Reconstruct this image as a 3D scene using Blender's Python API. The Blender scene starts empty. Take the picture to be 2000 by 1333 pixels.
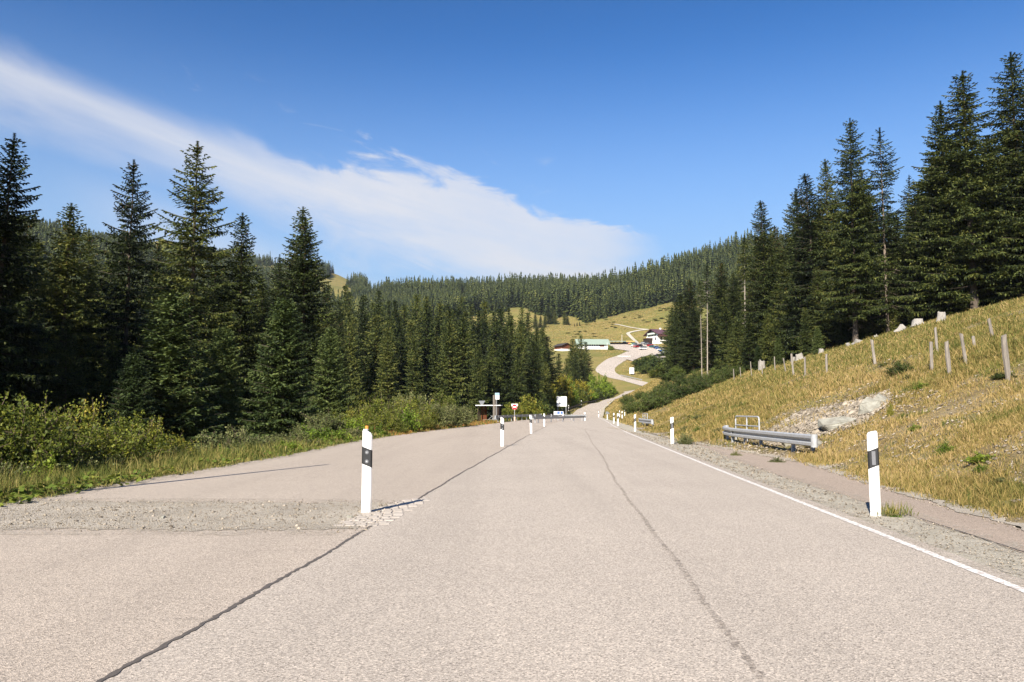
import bpy, bmesh, math
import numpy as np
from mathutils import Vector, Matrix

R = math.radians
rng = np.random.default_rng(7)
sc = bpy.context.scene
COL = sc.collection

# ------------------------------------------------------------------ camera
FPX, CX, CY, HOR = 1555.6, 1000.0, 666.5, 802.0      # photo pixels
CAMZ = 1.25
TH = math.atan((HOR - CY) / FPX)
cam_d = bpy.data.cameras.new("camera")
cam_d.lens = 28.0; cam_d.sensor_width = 36.0
cam_d.clip_start = 0.1; cam_d.clip_end = 9000
cam = bpy.data.objects.new("camera", cam_d); COL.objects.link(cam)
cam.location = (0, 0, CAMZ); cam.rotation_euler = (math.pi/2 + TH, 0, 0)
sc.camera = cam

def ray(px, py):
    a = (px - CX) / FPX; b = (CY - py) / FPX
    return np.array([a, math.cos(TH) - b*math.sin(TH), math.sin(TH) + b*math.cos(TH)])
def at(px, py, d):
    r = ray(px, py); t = d / r[1]
    return np.array([r[0]*t, d, CAMZ + r[2]*t])
def proj(x, y, z):
    dz = z - CAMZ
    fw = y*math.cos(TH) + dz*math.sin(TH)
    up = -y*math.sin(TH) + dz*math.cos(TH)
    fw = np.where(np.abs(fw) < 1e-6, 1e-6, fw)
    return CX + FPX*x/fw, CY - FPX*up/fw, fw

# ------------------------------------------------------------------ terrain
def sstep(x, a, b):
    t = np.clip((x - a)/(b - a), 0, 1); return t*t*(3 - 2*t)
_cy = [-40, 0, 5.5, 17, 45, 65, 77, 100, 135, 180, 230, 260, 285]
_cx = [-2.2, .5, .92, 1.73, 3.85, 5.6, 6.8, 9.0, 12.0, 17.4, 27.2, 35.0, 43.0]
def cen(y): return np.interp(y, _cy, _cx)
_ly = [-40, 0, 10, 22, 33, 50, 75, 95, 120, 135, 180, 230, 260, 285]
_lx = [-8, -7.2, -6.9, -6.3, -6.4, -5, -2.0, .3, 4.6, 8.4, 13.8, 23.4, 31.2, 39]
def xL(y): return np.interp(y, _ly, _lx)
_ry = [-40, 0, 7, 8.5, 11.5, 19, 25, 32, 48, 65, 80, 97, 135, 180, 230, 260, 285]
_rx = [2.9, 4.9, 5.25, 5.5, 5.9, 7.05, 7.1, 7.0, 8.0, 9.9, 11.2, 12.6, 15.5, 21.2, 31.2, 39.0, 48]
def xR(y): return np.interp(y, _ry, _rx)
def zroad(y): return np.interp(y, [0, 130, 150, 180, 230, 260, 300], [0, 0, .35, 1.5, 3.8, 5.4, 9.5])
_fu = [0, .4, 1.3, 2.6, 6, 9.4, 16, 25, 35, 60, 100, 200, 400]
_fz = [0, .03, .22, .85, 2.15, 3.4, 5.1, 8.2, 11.1, 16.8, 24, 38, 58]
_gv = [0, .6, 2, 5, 10, 20, 40, 80, 150, 300]
_gz = [0, .0, -.25, -.9, -1.5, -2.2, -2.5, 0, 10, 40]
def lump(x, y):
    return (np.sin(x*.9+1.3*np.sin(y*.5))*np.cos(y*.7+.6*np.sin(x*.8)) + .5*np.sin(x*2.3+y*1.1)*np.cos(y*1.9-x*.7))
def near(x, y):
    u = x - xR(y); v = xL(y) - x
    s = 1 + .8*sstep(y, 110, 200)
    zr = np.interp(np.clip(u, 0, None), _fu, _fz)*s
    zl = np.interp(np.clip(v, 0, None), _gv, _gz)
    e = sstep(np.maximum(u-1.2, v-1.5), 0, 4)
    return zroad(y) + np.where(u > 0, zr, 0) + np.where(v > 0, zl, 0) + .1*e*lump(x, y)
_ctl = []
for px, py, d in [
    (1150,800,180),(1195,785,230),(1213,777,260),(1262,752,310),(1240,747,318),(1222,742,330),(1200,735,345),(1176,724,362),
    (1190,712,385),(1215,700,415),(1240,689,445),(1270,690,445),(1300,696,435),(1230,672,500),(1283,671,515),(1310,668,520),(1205,671,495),
    (1150,682,465),(1098,686,445),(1170,700,405),(1130,705,400),(1155,722,370),(1235,735,345),(1280,725,350),(1290,750,300),(1330,740,300),(1340,715,360),
    (1300,600,650),(1200,640,580),(1100,662,520),(1080,645,600),(1260,622,610),(1330,640,560),(1050,660,560),
    (1000,610,720),(1040,614,710),(1100,626,690),(1150,632,680),(1200,612,700),(1270,601,700),(1320,588,720),
    (700,575,1050),(780,580,1030),(860,575,1000),(1000,573,950),(1150,578,900),(1250,565,880),(1350,525,850),(1470,497,820),(1560,505,780),(1700,520,720),(1900,525,600),(2100,520,500),
    (860,610,820),(760,615,850),(690,600,900),
    (650,533,1300),(600,530,1300),(560,520,1330),(500,520,1300),(680,560,1200),(650,590,1000),
    (310,466,900),(270,492,900),(355,492,900),(230,500,880),(420,540,1000),(100,488,700),(0,468,650),(-150,450,600),(180,494,800),
    (100,600,420),(0,600,400),(-200,600,380),(300,620,520),(500,640,560),
    (1420,620,560),(1500,600,480),(1650,580,400),(1800,560,330),(1950,540,280)]:
    _ctl.append(at(px, py, d))
for x, y, z in [(-10,150,-2),(-40,150,-3),(-70,170,-2),(0,190,0),(-20,220,4),(-60,240,6),(-110,220,4),(-80,300,14),(-20,300,12),(0,380,22),(-60,400,28),(-130,330,20),(-170,260,18),(20,260,4),(15,330,12),
                (-100,520,45),(-20,480,38),(-150,700,75),(-300,300,80),(-300,100,45),
                (300,1100,150),(0,1250,110),(150,1500,90),(-100,1500,90),(500,1300,120),(700,900,130),(900,500,130),(600,300,120),(500,100,130),
                (-600,1800,150),(-300,1900,150),(-900,1200,250),(-1200,600,250),(0,-800,60),(-800,-600,100),(800,-600,150),(1500,0,300),(-1500,0,250),
                (0,2600,60),(1200,2400,100),(-1400,2400,100),(0,-2500,50)]:
    _ctl.append(np.array([x, y, z], float))
for a in range(0, 360, 20):
    for r_ in (60, 120, 175):
        x, y = r_*math.sin(R(a)), r_*math.cos(R(a))
        if r_ == 175 and math.cos(R(a)) > .3: continue
        _ctl.append(np.array([x, y, float(near(np.array(x), np.array(y)))]))
for y in (150, 165, 200, 215, 245):
    for dx in (-6, 9, 22, 40):
        x = float(cen(y)) + dx
        _ctl.append(np.array([x, y, float(near(np.array(x), np.array(y)))]))
_ctl = np.array(_ctl)
_c2 = 18.0**2
_n = len(_ctl)
_D = np.sqrt(((_ctl[:, None, :2] - _ctl[None, :, :2])**2).sum(2) + _c2)
_A = np.zeros((_n+1, _n+1)); _A[:_n, :_n] = _D + np.eye(_n)*-1.5; _A[:_n, _n] = 1; _A[_n, :_n] = 1
_W = np.linalg.solve(_A, np.append(_ctl[:, 2], 0))
def far(x, y):
    x = np.asarray(x, float); y = np.asarray(y, float); sh = x.shape
    xf = x.ravel(); yf = y.ravel(); out = np.empty(xf.shape)
    for i in range(0, len(xf), 40000):
        dx = xf[i:i+40000, None] - _ctl[None, :, 0]; dy = yf[i:i+40000, None] - _ctl[None, :, 1]
        out[i:i+40000] = np.sqrt(dx*dx + dy*dy + _c2) @ _W[:_n] + _W[_n]
    return out.reshape(sh)
def H(x, y):
    x = np.asarray(x, float); y = np.asarray(y, float)
    r_ = np.sqrt(x*x + y*y)
    w = sstep(r_, 150, 250)
    return near(x, y)*(1-w) + far(x, y)*w
def h1(x, y): return float(H(np.array([x]), np.array([y]))[0])
def hit(px, py, d0=4.0, d1=1500.0):
    r = ray(px, py); ts = np.geomspace(d0, d1, 1200)
    x = r[0]/r[1]*ts; z = CAMZ + r[2]/r[1]*ts
    g = H(x, ts) - z
    k = np.argmax(g > 0)
    if g[k] <= 0: k = len(ts)-1
    a, b = ts[max(k-1, 0)], ts[k]
    for _ in range(25):
        m = (a+b)/2
        if h1(r[0]/r[1]*m, m) > CAMZ + r[2]/r[1]*m: b = m
        else: a = m
    d = (a+b)/2; x = r[0]/r[1]*d
    return np.array([x, d, h1(x, d)])

# ------------------------------------------------------------------ mesh helpers
def mk_mesh(name, V, quads=None, tris=None, mats=(), midx=None, smooth=False):
    V = np.ascontiguousarray(V, np.float32).reshape(-1, 3)
    q = np.zeros((0, 4), np.int32) if quads is None or len(quads) == 0 else np.asarray(quads, np.int32)
    t = np.zeros((0, 3), np.int32) if tris is None or len(tris) == 0 else np.asarray(tris, np.int32)
    me = bpy.data.meshes.new(name)
    me.vertices.add(len(V)); me.vertices.foreach_set("co", V.ravel())
    nl = q.size + t.size
    me.loops.add(nl); me.loops.foreach_set("vertex_index", np.concatenate([q.ravel(), t.ravel()]))
    npoly = len(q) + len(t)
    me.polygons.add(npoly)
    st = np.concatenate([np.arange(len(q))*4, q.size + np.arange(len(t))*3]).astype(np.int32)
    tot = np.concatenate([np.full(len(q), 4), np.full(len(t), 3)]).astype(np.int32)
    me.polygons.foreach_set("loop_start", st); me.polygons.foreach_set("loop_total", tot)
    for m in (mats if isinstance(mats, (list, tuple)) else [mats]): me.materials.append(m)
    if midx is not None: me.polygons.foreach_set("material_index", np.asarray(midx, np.int32))
    if smooth: me.polygons.foreach_set("use_smooth", np.ones(npoly, bool))
    me.update(calc_edges=True)
    return me
def link(name, me, parent=None):
    o = bpy.data.objects.new(name, me); COL.objects.link(o)
    if parent is not None: o.parent = parent
    return o
def tag(o, label, cat, group=None, kind=None):
    o["label"] = label; o["category"] = cat
    if group: o["group"] = group
    if kind: o["kind"] = kind
    return o
def struct(name, me):
    o = link(name, me); o["kind"] = "structure"; return o
def thing(name, label, cat, loc=(0, 0, 0), rz=0.0, group=None, tilt=None):
    o = bpy.data.objects.new(name, None); COL.objects.link(o); o.empty_display_size = .2
    o.location = [float(v) for v in loc]; o.rotation_euler = (tilt[0] if tilt else 0, tilt[1] if tilt else 0, rz)
    return tag(o, label, cat, group)
def dup(root, loc, rz=0.0, label=None, group=None, scale=None, tilt=None, cat=None):
    def cp(o, par):
        c = o.copy(); COL.objects.link(c)
        if par is not None: c.parent = par
        for ch in o.children: cp(ch, c)
        return c
    r = cp(root, None)
    r.location = [float(v) for v in loc]
    r.rotation_euler = (tilt[0] if tilt else 0, tilt[1] if tilt else 0, rz)
    if scale is not None: r.scale = scale if isinstance(scale, (tuple, list)) else (scale,)*3
    if label: r["label"] = label
    if group: r["group"] = group
    if cat: r["category"] = cat
    return r

class MB:
    """collects simple solids into one mesh"""
    def __init__(s): s.V = []; s.F = []
    def box(s, c, size, rot=None):
        c = Vector(c); hx, hy, hz = size[0]/2, size[1]/2, size[2]/2
        n = len(s.V)
        for x, y, z in [(-1,-1,-1),(1,-1,-1),(1,1,-1),(-1,1,-1),(-1,-1,1),(1,-1,1),(1,1,1),(-1,1,1)]:
            v = Vector((x*hx, y*hy, z*hz))
            if rot is not None: v = rot @ v
            s.V.append(tuple(c + v))
        for f in [(0,3,2,1),(4,5,6,7),(0,1,5,4),(1,2,6,5),(2,3,7,6),(3,0,4,7)]: s.F.append(tuple(n+i for i in f))
        return s
    def ring(s, pts):
        n = len(s.V); s.V += [tuple(p) for p in pts]; return list(range(n, n+len(pts)))
    def skin(s, rings, cap0=True, cap1=True, closed=True):
        for a, b in zip(rings, rings[1:]):
            k = len(a)
            for i in range(k if closed else k-1):
                j = (i+1) % k
                s.F.append((a[i], a[j], b[j], b[i]))
        if cap0: s.F.append(tuple(reversed(rings[0])))
        if cap1: s.F.append(tuple(rings[-1]))
        return s
    def tube(s, path, rad, n=8, cap=True):
        path = [Vector(p) for p in path]; rs = rad if isinstance(rad, (list, tuple)) else [rad]*len(path)
        rings = []
        for i, p in enumerate(path):
            t = (path[min(i+1, len(path)-1)] - path[max(i-1, 0)]).normalized()
            ref = Vector((0, 0, 1)) if abs(t.z) < .9 else Vector((1, 0, 0))
            u = t.cross(ref).normalized(); w = u.cross(t).normalized()
            rings.append(s.ring([p + (u*math.cos(2*math.pi*k/n) + w*math.sin(2*math.pi*k/n))*rs[i] for k in range(n)]))
        return s.skin(rings, cap, cap)
    def prism(s, poly, z0, z1):
        a = s.ring([(x, y, z0) for x, y in poly]); b = s.ring([(x, y, z1) for x, y in poly])
        return s.skin([a, b])
    def prism_y(s, poly, y0, y1):
        a = s.ring([(x, y0, z) for x, z in poly]); b = s.ring([(x, y1, z) for x, z in poly])
        return s.skin([a, b])
    def mesh(s, name, mat, smooth=False, bevel=0):
        bm = bmesh.new()
        vs = [bm.verts.new(v) for v in s.V]
        for f in s.F:
            try: bm.faces.new([vs[i] for i in f])
            except ValueError: pass
        bmesh.ops.recalc_face_normals(bm, faces=bm.faces)
        if bevel:
            es = [e for e in bm.edges if len(e.link_faces) == 2 and e.calc_face_angle(0) > .5]
            bmesh.ops.bevel(bm, geom=es, offset=bevel, segments=2, affect='EDGES', clamp_overlap=True)
        me = bpy.data.meshes.new(name); bm.to_mesh(me); bm.free()
        for m in (mat if isinstance(mat, (list, tuple)) else [mat]): me.materials.append(m)
        if smooth:
            for p in me.polygons: p.use_smooth = True
        return me
    def obj(s, name, mat, parent=None, smooth=False, bevel=0):
        return link(name, s.mesh(name, mat, smooth, bevel), parent)

# ------------------------------------------------------------------ materials
class NT:
    def __init__(s, name):
        s.m = bpy.data.materials.new(name); s.m.use_nodes = True
        s.t = s.m.node_tree; s.t.nodes.clear()
        s.out = s.t.nodes.new("ShaderNodeOutputMaterial")
    def n(s, typ, **kw):
        nd = s.t.nodes.new(typ)
        for k, v in kw.items(): setattr(nd, k, v)
        return nd
    def l(s, a, b): s.t.links.new(a, b)
    def val(s, sock, v):
        if hasattr(v, "is_output"): s.l(v, sock)
        else: sock.default_value = v
    def noise(s, scale, detail=3, rough=.55, vec=None, dist=0):
        nd = s.n("ShaderNodeTexNoise"); nd.inputs["Scale"].default_value = scale
        nd.inputs["Detail"].default_value = detail; nd.inputs["Roughness"].default_value = rough; nd.inputs["Distortion"].default_value = dist
        if vec is not None: s.l(vec, nd.inputs["Vector"])
        return nd.outputs["Fac"]
    def math(s, op, a, b=0.0, c=None, clamp=False):
        nd = s.n("ShaderNodeMath", operation=op, use_clamp=clamp)
        s.val(nd.inputs[0], a); s.val(nd.inputs[1], b)
        if c is not None: s.val(nd.inputs[2], c)
        return nd.outputs[0]
    def ss(s, x, a, b):
        nd = s.n("ShaderNodeMapRange", interpolation_type='SMOOTHSTEP', clamp=True)
        s.val(nd.inputs[0], x); nd.inputs[1].default_value = a; nd.inputs[2].default_value = b
        nd.inputs[3].default_value = 0; nd.inputs[4].default_value = 1
        return nd.outputs[0]
    def ramp(s, fac, stops):
        nd = s.n("ShaderNodeValToRGB"); e = nd.color_ramp.elements
        while len(e) < len(stops): e.new(.5)
        for el, (p, c) in zip(e, stops): el.position = p; el.color = (*c, 1)
        s.l(fac, nd.inputs[0]); return nd.outputs[0]
    def mix(s, fac, a, b, mode='MIX'):
        nd = s.n("ShaderNodeMix", data_type='RGBA', blend_type=mode)
        s.val(nd.inputs[0], fac)
        for sock, v in ((nd.inputs[6], a), (nd.inputs[7], b)):
            if isinstance(v, tuple): sock.default_value = (*v, 1)
            else: s.l(v, sock)
        return nd.outputs[2]
    def pos(s): return s.n("ShaderNodeNewGeometry").outputs["Position"]
    def objc(s): return s.n("ShaderNodeTexCoord").outputs["Object"]
    def island(s): return s.n("ShaderNodeNewGeometry").outputs["Random Per Island"]
    def rnd(s): return s.n("ShaderNodeObjectInfo").outputs["Random"]
    def mapping(s, vec, scale, rot=(0, 0, 0)):
        nd = s.n("ShaderNodeMapping"); nd.inputs["Scale"].default_value = scale; nd.inputs["Rotation"].default_value = rot
        s.l(vec, nd.inputs["Vector"]); return nd.outputs[0]
    def bsdf(s, color, rough=.8, metal=0, spec=.3, bump=None, bstr=.3, bdist=.01):
        b = s.n("ShaderNodeBsdfPrincipled")
        if isinstance(color, tuple): b.inputs["Base Color"].default_value = (*color, 1)
        else: s.l(color, b.inputs["Base Color"])
        s.val(b.inputs["Roughness"], rough); b.inputs["Metallic"].default_value = metal
        b.inputs["Specular IOR Level"].default_value = spec
        if bump is not None:
            bn = s.n("ShaderNodeBump"); bn.inputs["Strength"].default_value = bstr; bn.inputs["Distance"].default_value = bdist
            s.l(bump, bn.inputs["Height"]); s.l(bn.outputs[0], b.inputs["Normal"])
        s.l(b.outputs[0], s.out.inputs[0]); return b
    def done(s): return s.m
def plain(name, col, rough=.6, metal=0, spec=.4, vary=.12, scale=6):
    t = NT(name); f = t.noise(scale, 4, .6, t.objc())
    c = t.mix(t.math('MULTIPLY', f, 1.0), tuple(v*(1-vary) for v in col), tuple(min(1, v*(1+vary)) for v in col))
    t.bsdf(c, rough, metal, spec); return t.m
def leafmat(name, stops, nscale=.5, trans=.25, objvar=.35, rough=.6, spec=.25):
    t = NT(name)
    f = t.math('MULTIPLY_ADD', t.noise(nscale, 3, .6, t.pos()), .9, t.math('MULTIPLY_ADD', t.island(), .45, -.22))
    f = t.math('MULTIPLY_ADD', t.math('SUBTRACT', t.rnd(), .5), objvar, f)
    c = t.ramp(f, stops)
    b = t.n("ShaderNodeBsdfPrincipled"); t.l(c, b.inputs["Base Color"]); b.inputs["Roughness"].default_value = rough
    b.inputs["Specular IOR Level"].default_value = spec
    tr = t.n("ShaderNodeBsdfTranslucent"); t.l(t.mix(.5, c, (.9, .9, .25), 'MULTIPLY'), tr.inputs[0])
    mx = t.n("ShaderNodeMixShader"); mx.inputs[0].default_value = trans
    t.l(b.outputs[0], mx.inputs[1]); t.l(tr.outputs[0], mx.inputs[2]); t.l(mx.outputs[0], t.out.inputs[0])
    return t.m

def m_asphalt(name, base, tone, streak=0.0):
    t = NT(name); p = t.pos()
    v = t.n("ShaderNodeTexVoronoi"); v.inputs["Scale"].default_value = 135; t.l(p, v.inputs["Vector"])
    sp = t.n("ShaderNodeSeparateColor"); t.l(v.outputs["Color"], sp.inputs[0])
    fine = t.ramp(sp.outputs[0], [(0, (.42, .41, .40)), (.28, (.86, .85, .84)), (.72, (1.06, 1.05, 1.03)), (1, (1.6, 1.56, 1.51))])
    v2 = t.noise(260, 2, .6, p)
    fine2 = t.ramp(v2, [(.3, (.72, .71, .7)), (.7, (1.25, 1.24, 1.22))])
    big = t.noise(.35, 5, .6, t.mapping(p, (1, .22, 1)) if streak else p)
    col = t.mix(big, tuple(x*.86 for x in base), tuple(min(1, x*1.12) for x in base))
    trk = t.noise(.9, 4, .6, t.mapping(p, (1.1, .05, 1), (0, 0, R(4.5))))
    col = t.mix(t.math('MULTIPLY', t.ss(trk, .42, .66), .30), col, tuple(x*.74 for x in base))
    med = t.noise(5, 5, .65, p)
    col = t.mix(t.math('MULTIPLY', t.ss(med, .5, .8), .3), col, tone)
    if streak:
        st = t.noise(1.6, 5, .65, t.mapping(p, (.25, 4.0, 1)))
        col = t.mix(t.math('MULTIPLY', t.ss(st, .52, .75), streak), col, tuple(x*.7 for x in base))
    col = t.mix(1.0, col, fine, 'MULTIPLY'); col = t.mix(1.0, col, fine2, 'MULTIPLY')
    hgt = t.math('ADD', v.outputs["Distance"], t.math('MULTIPLY', v2, .6))
    t.bsdf(col, .9, 0, .25, hgt, .5, .006); return t.m
def m_gravel(name, c1, c2, scale=60):
    t = NT(name); p = t.pos()
    v = t.n("ShaderNodeTexVoronoi"); v.inputs["Scale"].default_value = scale; t.l(p, v.inputs["Vector"])
    sp = t.n("ShaderNodeSeparateColor"); t.l(v.outputs["Color"], sp.inputs[0])
    c = t.mix(sp.outputs[0], c1, c2)
    c = t.mix(t.math('MULTIPLY', t.ss(t.noise(1.3, 5, .6, p), .35, .7), .5), c, tuple(x*.72 for x in c1))
    c = t.mix(1.0, c, t.ramp(t.noise(200, 2, .5, p), [(.3, (.7, .7, .68)), (.7, (1.2, 1.2, 1.18))]), 'MULTIPLY')
    t.bsdf(c, .95, 0, .2, t.math('ADD', v.outputs["Distance"], t.noise(25, 3, .6, p)), .8, .02); return t.m

M = {}
M['road'] = m_asphalt("road_asphalt", (.43, .387, .341), (.365, .324, .279))
M['layby'] = m_asphalt("layby_asphalt", (.415, .365, .314), (.345, .292, .245), .4)
M['strip'] = m_asphalt("footway_asphalt", (.36, .30, .25), (.29, .235, .195))
M['gravel'] = m_gravel("gravel", (.36, .32, .268), (.55, .495, .42))
M['shoulder'] = m_gravel("shoulder_gravel", (.41, .375, .305), (.58, .535, .455), 80)
def m_ground():
    t = NT("ground_cover"); p = t.pos()
    b = t.noise(.035, 6, .62, p); s_ = t.noise(.5, 5, .6, p); f = t.noise(6, 4, .7, p)
    c = t.ramp(b, [(.25, (.12, .125, .03)), (.42, (.185, .17, .05)), (.52, (.235, .185, .065)), (.62, (.17, .165, .042)), (.78, (.22, .14, .065))])
    c = t.mix(t.math('MULTIPLY', t.ss(s_, .5, .75), .55), c, (.10, .085, .03))
    c = t.mix(t.math('MULTIPLY', t.ss(t.noise(.012, 5, .6, p), .48, .62), .55), c, (.12, .135, .035))
    c = t.mix(t.math('MULTIPLY', t.ss(t.noise(.09, 6, .7, p), .56, .66), .6), c, (.13, .085, .04))
    c = t.mix(t.math('MULTIPLY', t.ss(f, .5, .8), .5), c, (.26, .215, .135))
    sx = t.n("ShaderNodeSeparateXYZ"); t.l(p, sx.inputs[0])
    soil = t.math('MULTIPLY', t.ss(sx.outputs[0], 3, 6), t.math('SUBTRACT', 1, t.ss(sx.outputs[1], 70, 120)))
    sc2 = t.ramp(t.noise(1.1, 6, .68, p), [(.3, (.115, .085, .045)), (.5, (.205, .16, .09)), (.68, (.29, .24, .16))])
    sc2 = t.mix(t.math('MULTIPLY', t.ss(t.noise(.45, 4, .6, p), .5, .62), .6), sc2, (.13, .135, .04))
    c = t.mix(t.math('MULTIPLY', soil, .9), c, sc2)
    t.bsdf(c, .95, 0, .1, t.math('ADD', f, t.math('MULTIPLY', s_, 3.0)), .6, .12); return t.m
M['ground'] = m_ground()
M['white_line'] = None
def m_paint():
    t = NT("worn_road_paint"); p = t.pos()
    w = t.ss(t.noise(26, 5, .7, p), .40, .56)
    c = t.mix(w, (.42, .37, .33), (.74, .72, .685))
    t.bsdf(c, .7, 0, .3, t.noise(200, 2, .6, p), .4, .004); return t.m
M['white_line'] = m_paint()
def m_tar():
    t = NT("tar_seam"); p = t.pos()
    c = t.mix(t.noise(30, 4, .65, p), (.05, .046, .043), (.16, .138, .12))
    t.bsdf(c, .75, 0, .3, t.noise(90, 3, .6, p), .5, .006); return t.m
M['tar'] = m_tar()
def m_crack():
    t = NT("fine_crack"); p = t.pos()
    a = t.ss(t.noise(14, 6, .75, p), .36, .66)
    d = t.n("ShaderNodeBsdfDiffuse"); d.inputs[0].default_value = (.17, .145, .125, 1)
    tr = t.n("ShaderNodeBsdfTransparent"); mx = t.n("ShaderNodeMixShader")
    t.l(t.math('MULTIPLY', a, .42), mx.inputs[0]); t.l(tr.outputs[0], mx.inputs[1]); t.l(d.outputs[0], mx.inputs[2]); t.l(mx.outputs[0], t.out.inputs[0])
    return t.m
M['crack'] = m_crack()
def m_post():
    t = NT("white_plastic"); o = t.objc(); sx = t.n("ShaderNodeSeparateXYZ"); t.l(o, sx.inputs[0])
    low = t.math('SUBTRACT', 1, t.ss(sx.outputs[2], .0, .35))
    f = t.noise(9, 6, .7, t.mapping(o, (1, 1, .35)))
    d = t.math('MULTIPLY', t.ss(f, .42, .75), t.math('MULTIPLY_ADD', low, .6, .16))
    t.bsdf(t.mix(d, (.80, .80, .79), (.36, .32, .26)), .42, 0, .45); return t.m
M['white'] = m_post()
def m_grit():
    t = NT("loose_grit"); p = t.pos()
    a = t.ss(t.noise(34, 6, .75, p), .47, .58); b = t.ss(t.noise(3.0, 4, .65, p), .38, .62)
    v = t.n("ShaderNodeTexVoronoi"); v.inputs["Scale"].default_value = 70; t.l(p, v.inputs["Vector"])
    sp = t.n("ShaderNodeSeparateColor"); t.l(v.outputs["Color"], sp.inputs[0])
    d = t.n("ShaderNodeBsdfDiffuse"); t.l(t.mix(sp.outputs[0], (.33, .295, .245), (.54, .485, .41)), d.inputs[0])
    tr = t.n("ShaderNodeBsdfTransparent"); mx = t.n("ShaderNodeMixShader"); t.l(t.math('MULTIPLY', a, b), mx.inputs[0])
    t.l(tr.outputs[0], mx.inputs[1]); t.l(d.outputs[0], mx.inputs[2]); t.l(mx.outputs[0], t.out.inputs[0]); return t.m
M['grit'] = m_grit()
M['bleached'] = None
M['black'] = plain("black_plastic", (.02, .021, .023), .45, 0, .5, .2)
M['reflector'] = plain("reflector_glass", (.20, .205, .22), .22, .2, .7, .3, 120)
M['orange'] = plain("orange_cap", (.75, .27, .05), .5, 0, .4, .2, 30)
def m_zinc():
    t = NT("galvanised_steel"); o = t.objc()
    v = t.n("ShaderNodeTexVoronoi"); v.inputs["Scale"].default_value = 28; t.l(o, v.inputs["Vector"])
    sp = t.n("ShaderNodeSeparateColor"); t.l(v.outputs["Color"], sp.inputs[0])
    c = t.mix(sp.outputs[0], (.34, .355, .37), (.46, .475, .49))
    c = t.mix(t.math('MULTIPLY', t.ss(t.noise(3, 6, .7, t.mapping(o, (1, 1, 3))), .5, .72), .5), c, (.33, .30, .26))
    t.bsdf(c, .5, .15, .5); return t.m
M['zinc'] = m_zinc()
M['zinc_dark'] = plain("weathered_steel", (.10, .085, .075), .6, .4, .4, .3, 5)
M['grey_wood'] = None
def m_wood(name, c1, c2, sc_=(22, 22, 2)):
    t = NT(name); f = t.noise(2.2, 6, .7, t.mapping(t.objc(), sc_), .6)
    c = t.ramp(f, [(.25, c1), (.75, c2)])
    c = t.mix(t.math('MULTIPLY', t.rnd(), .35), c, tuple(x*.6 for x in c1))
    t.bsdf(c, .9, 0, .15, f, .6, .01); return t.m
M['grey_wood'] = m_wood("weathered_wood", (.16, .14, .12), (.40, .36, .31))
M['pale_wood'] = m_wood("bleached_stump_wood", (.17, .155, .135), (.48, .455, .415), (9, 9, 2.5))
M['bark'] = m_wood("spruce_bark", (.045, .035, .028), (.19, .155, .125), (9, 9, 3))
M['pale_bark'] = m_wood("dry_pale_bark", (.13, .10, .08), (.30, .245, .20), (9, 9, 1.5))
M['bleached'] = m_wood('bleached_dead_bark', (.22, .185, .15), (.50, .45, .39), (9, 9, 1.5))
M['brown_wood'] = m_wood("stained_boards", (.09, .030, .015), (.19, .065, .03), (6, 6, .6))
M['dark_wood'] = m_wood("dark_timber", (.02, .014, .011), (.06, .042, .034), (4, 4, .6))
def m_rock():
    t = NT("pale_rock"); p = t.objc()
    f = t.noise(2.5, 6, .65, p, .5); g = t.noise(14, 5, .7, p)
    c = t.ramp(f, [(.3, (.18, .168, .14)), (.55, (.30, .295, .25)), (.75, (.39, .375, .32))])
    c = t.mix(t.math('MULTIPLY', t.ss(g, .55, .75), .5), c, (.22, .18, .13))
    t.bsdf(c, .9, 0, .2, t.math('ADD', f, t.math('MULTIPLY', g, .4)), .8, .05); return t.m
M['rock'] = m_rock()
M['shard'] = None
def m_shard():
    t = NT("shale_chips"); c = t.ramp(t.island(), [(0, (.11, .09, .068)), (.5, (.25, .215, .165)), (1, (.42, .365, .295))])
    t.bsdf(c, .9, 0, .2, t.noise(30, 3, .6, t.pos()), .5, .01); return t.m
M['shard'] = m_shard()
SP = [(.2, (.010, .017, .006)), (.42, (.036, .052, .014)), (.6, (.088, .112, .026)), (.82, (.185, .185, .045))]
M['spruce'] = leafmat("spruce_needles", SP, .45, .22)
M['spruce_blue'] = leafmat("young_spruce_needles", [(.2, (.016, .028, .009)), (.5, (.056, .085, .024)), (.8, (.145, .18, .05))], .8, .2)
M['far_spruce'] = leafmat("distant_spruce_needles", [(.2, (.028, .040, .012)), (.48, (.078, .096, .025)), (.8, (.21, .20, .055))], .045, .15)
M['cone'] = plain("spruce_cones", (.20, .10, .035), .7, 0, .2, .4, 3)
M['bush'] = leafmat("bush_leaves", [(.15, (.05, .07, .012)), (.42, (.13, .16, .022)), (.66, (.25, .25, .035)), (.9, (.42, .32, .06))], .9, .3, .3)
M['bush_dark'] = leafmat("dark_bush_leaves", [(.15, (.03, .05, .013)), (.5, (.07, .105, .024)), (.85, (.16, .19, .04))], .8, .28, .3)
M['bush_grey'] = leafmat("willow_leaves", [(.15, (.065, .085, .03)), (.5, (.155, .175, .06)), (.85, (.29, .285, .12))], .9, .28, .25)
M['bush_yellow'] = leafmat("turning_leaves", [(.15, (.10, .11, .015)), (.5, (.25, .23, .025)), (.85, (.42, .32, .04))], .6, .3, .2)
M['bush_lime'] = leafmat("lime_leaves", [(.15, (.06, .10, .012)), (.5, (.15, .23, .024)), (.85, (.31, .37, .045))], .6, .32, .3)
M['twig'] = plain("bare_twigs", (.17, .125, .095), .8, 0, .2, .3, 5)
def m_grass(name, stops, nscale=.35):
    return leafmat(name, stops, nscale, .3, 0, .7, .15)
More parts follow.
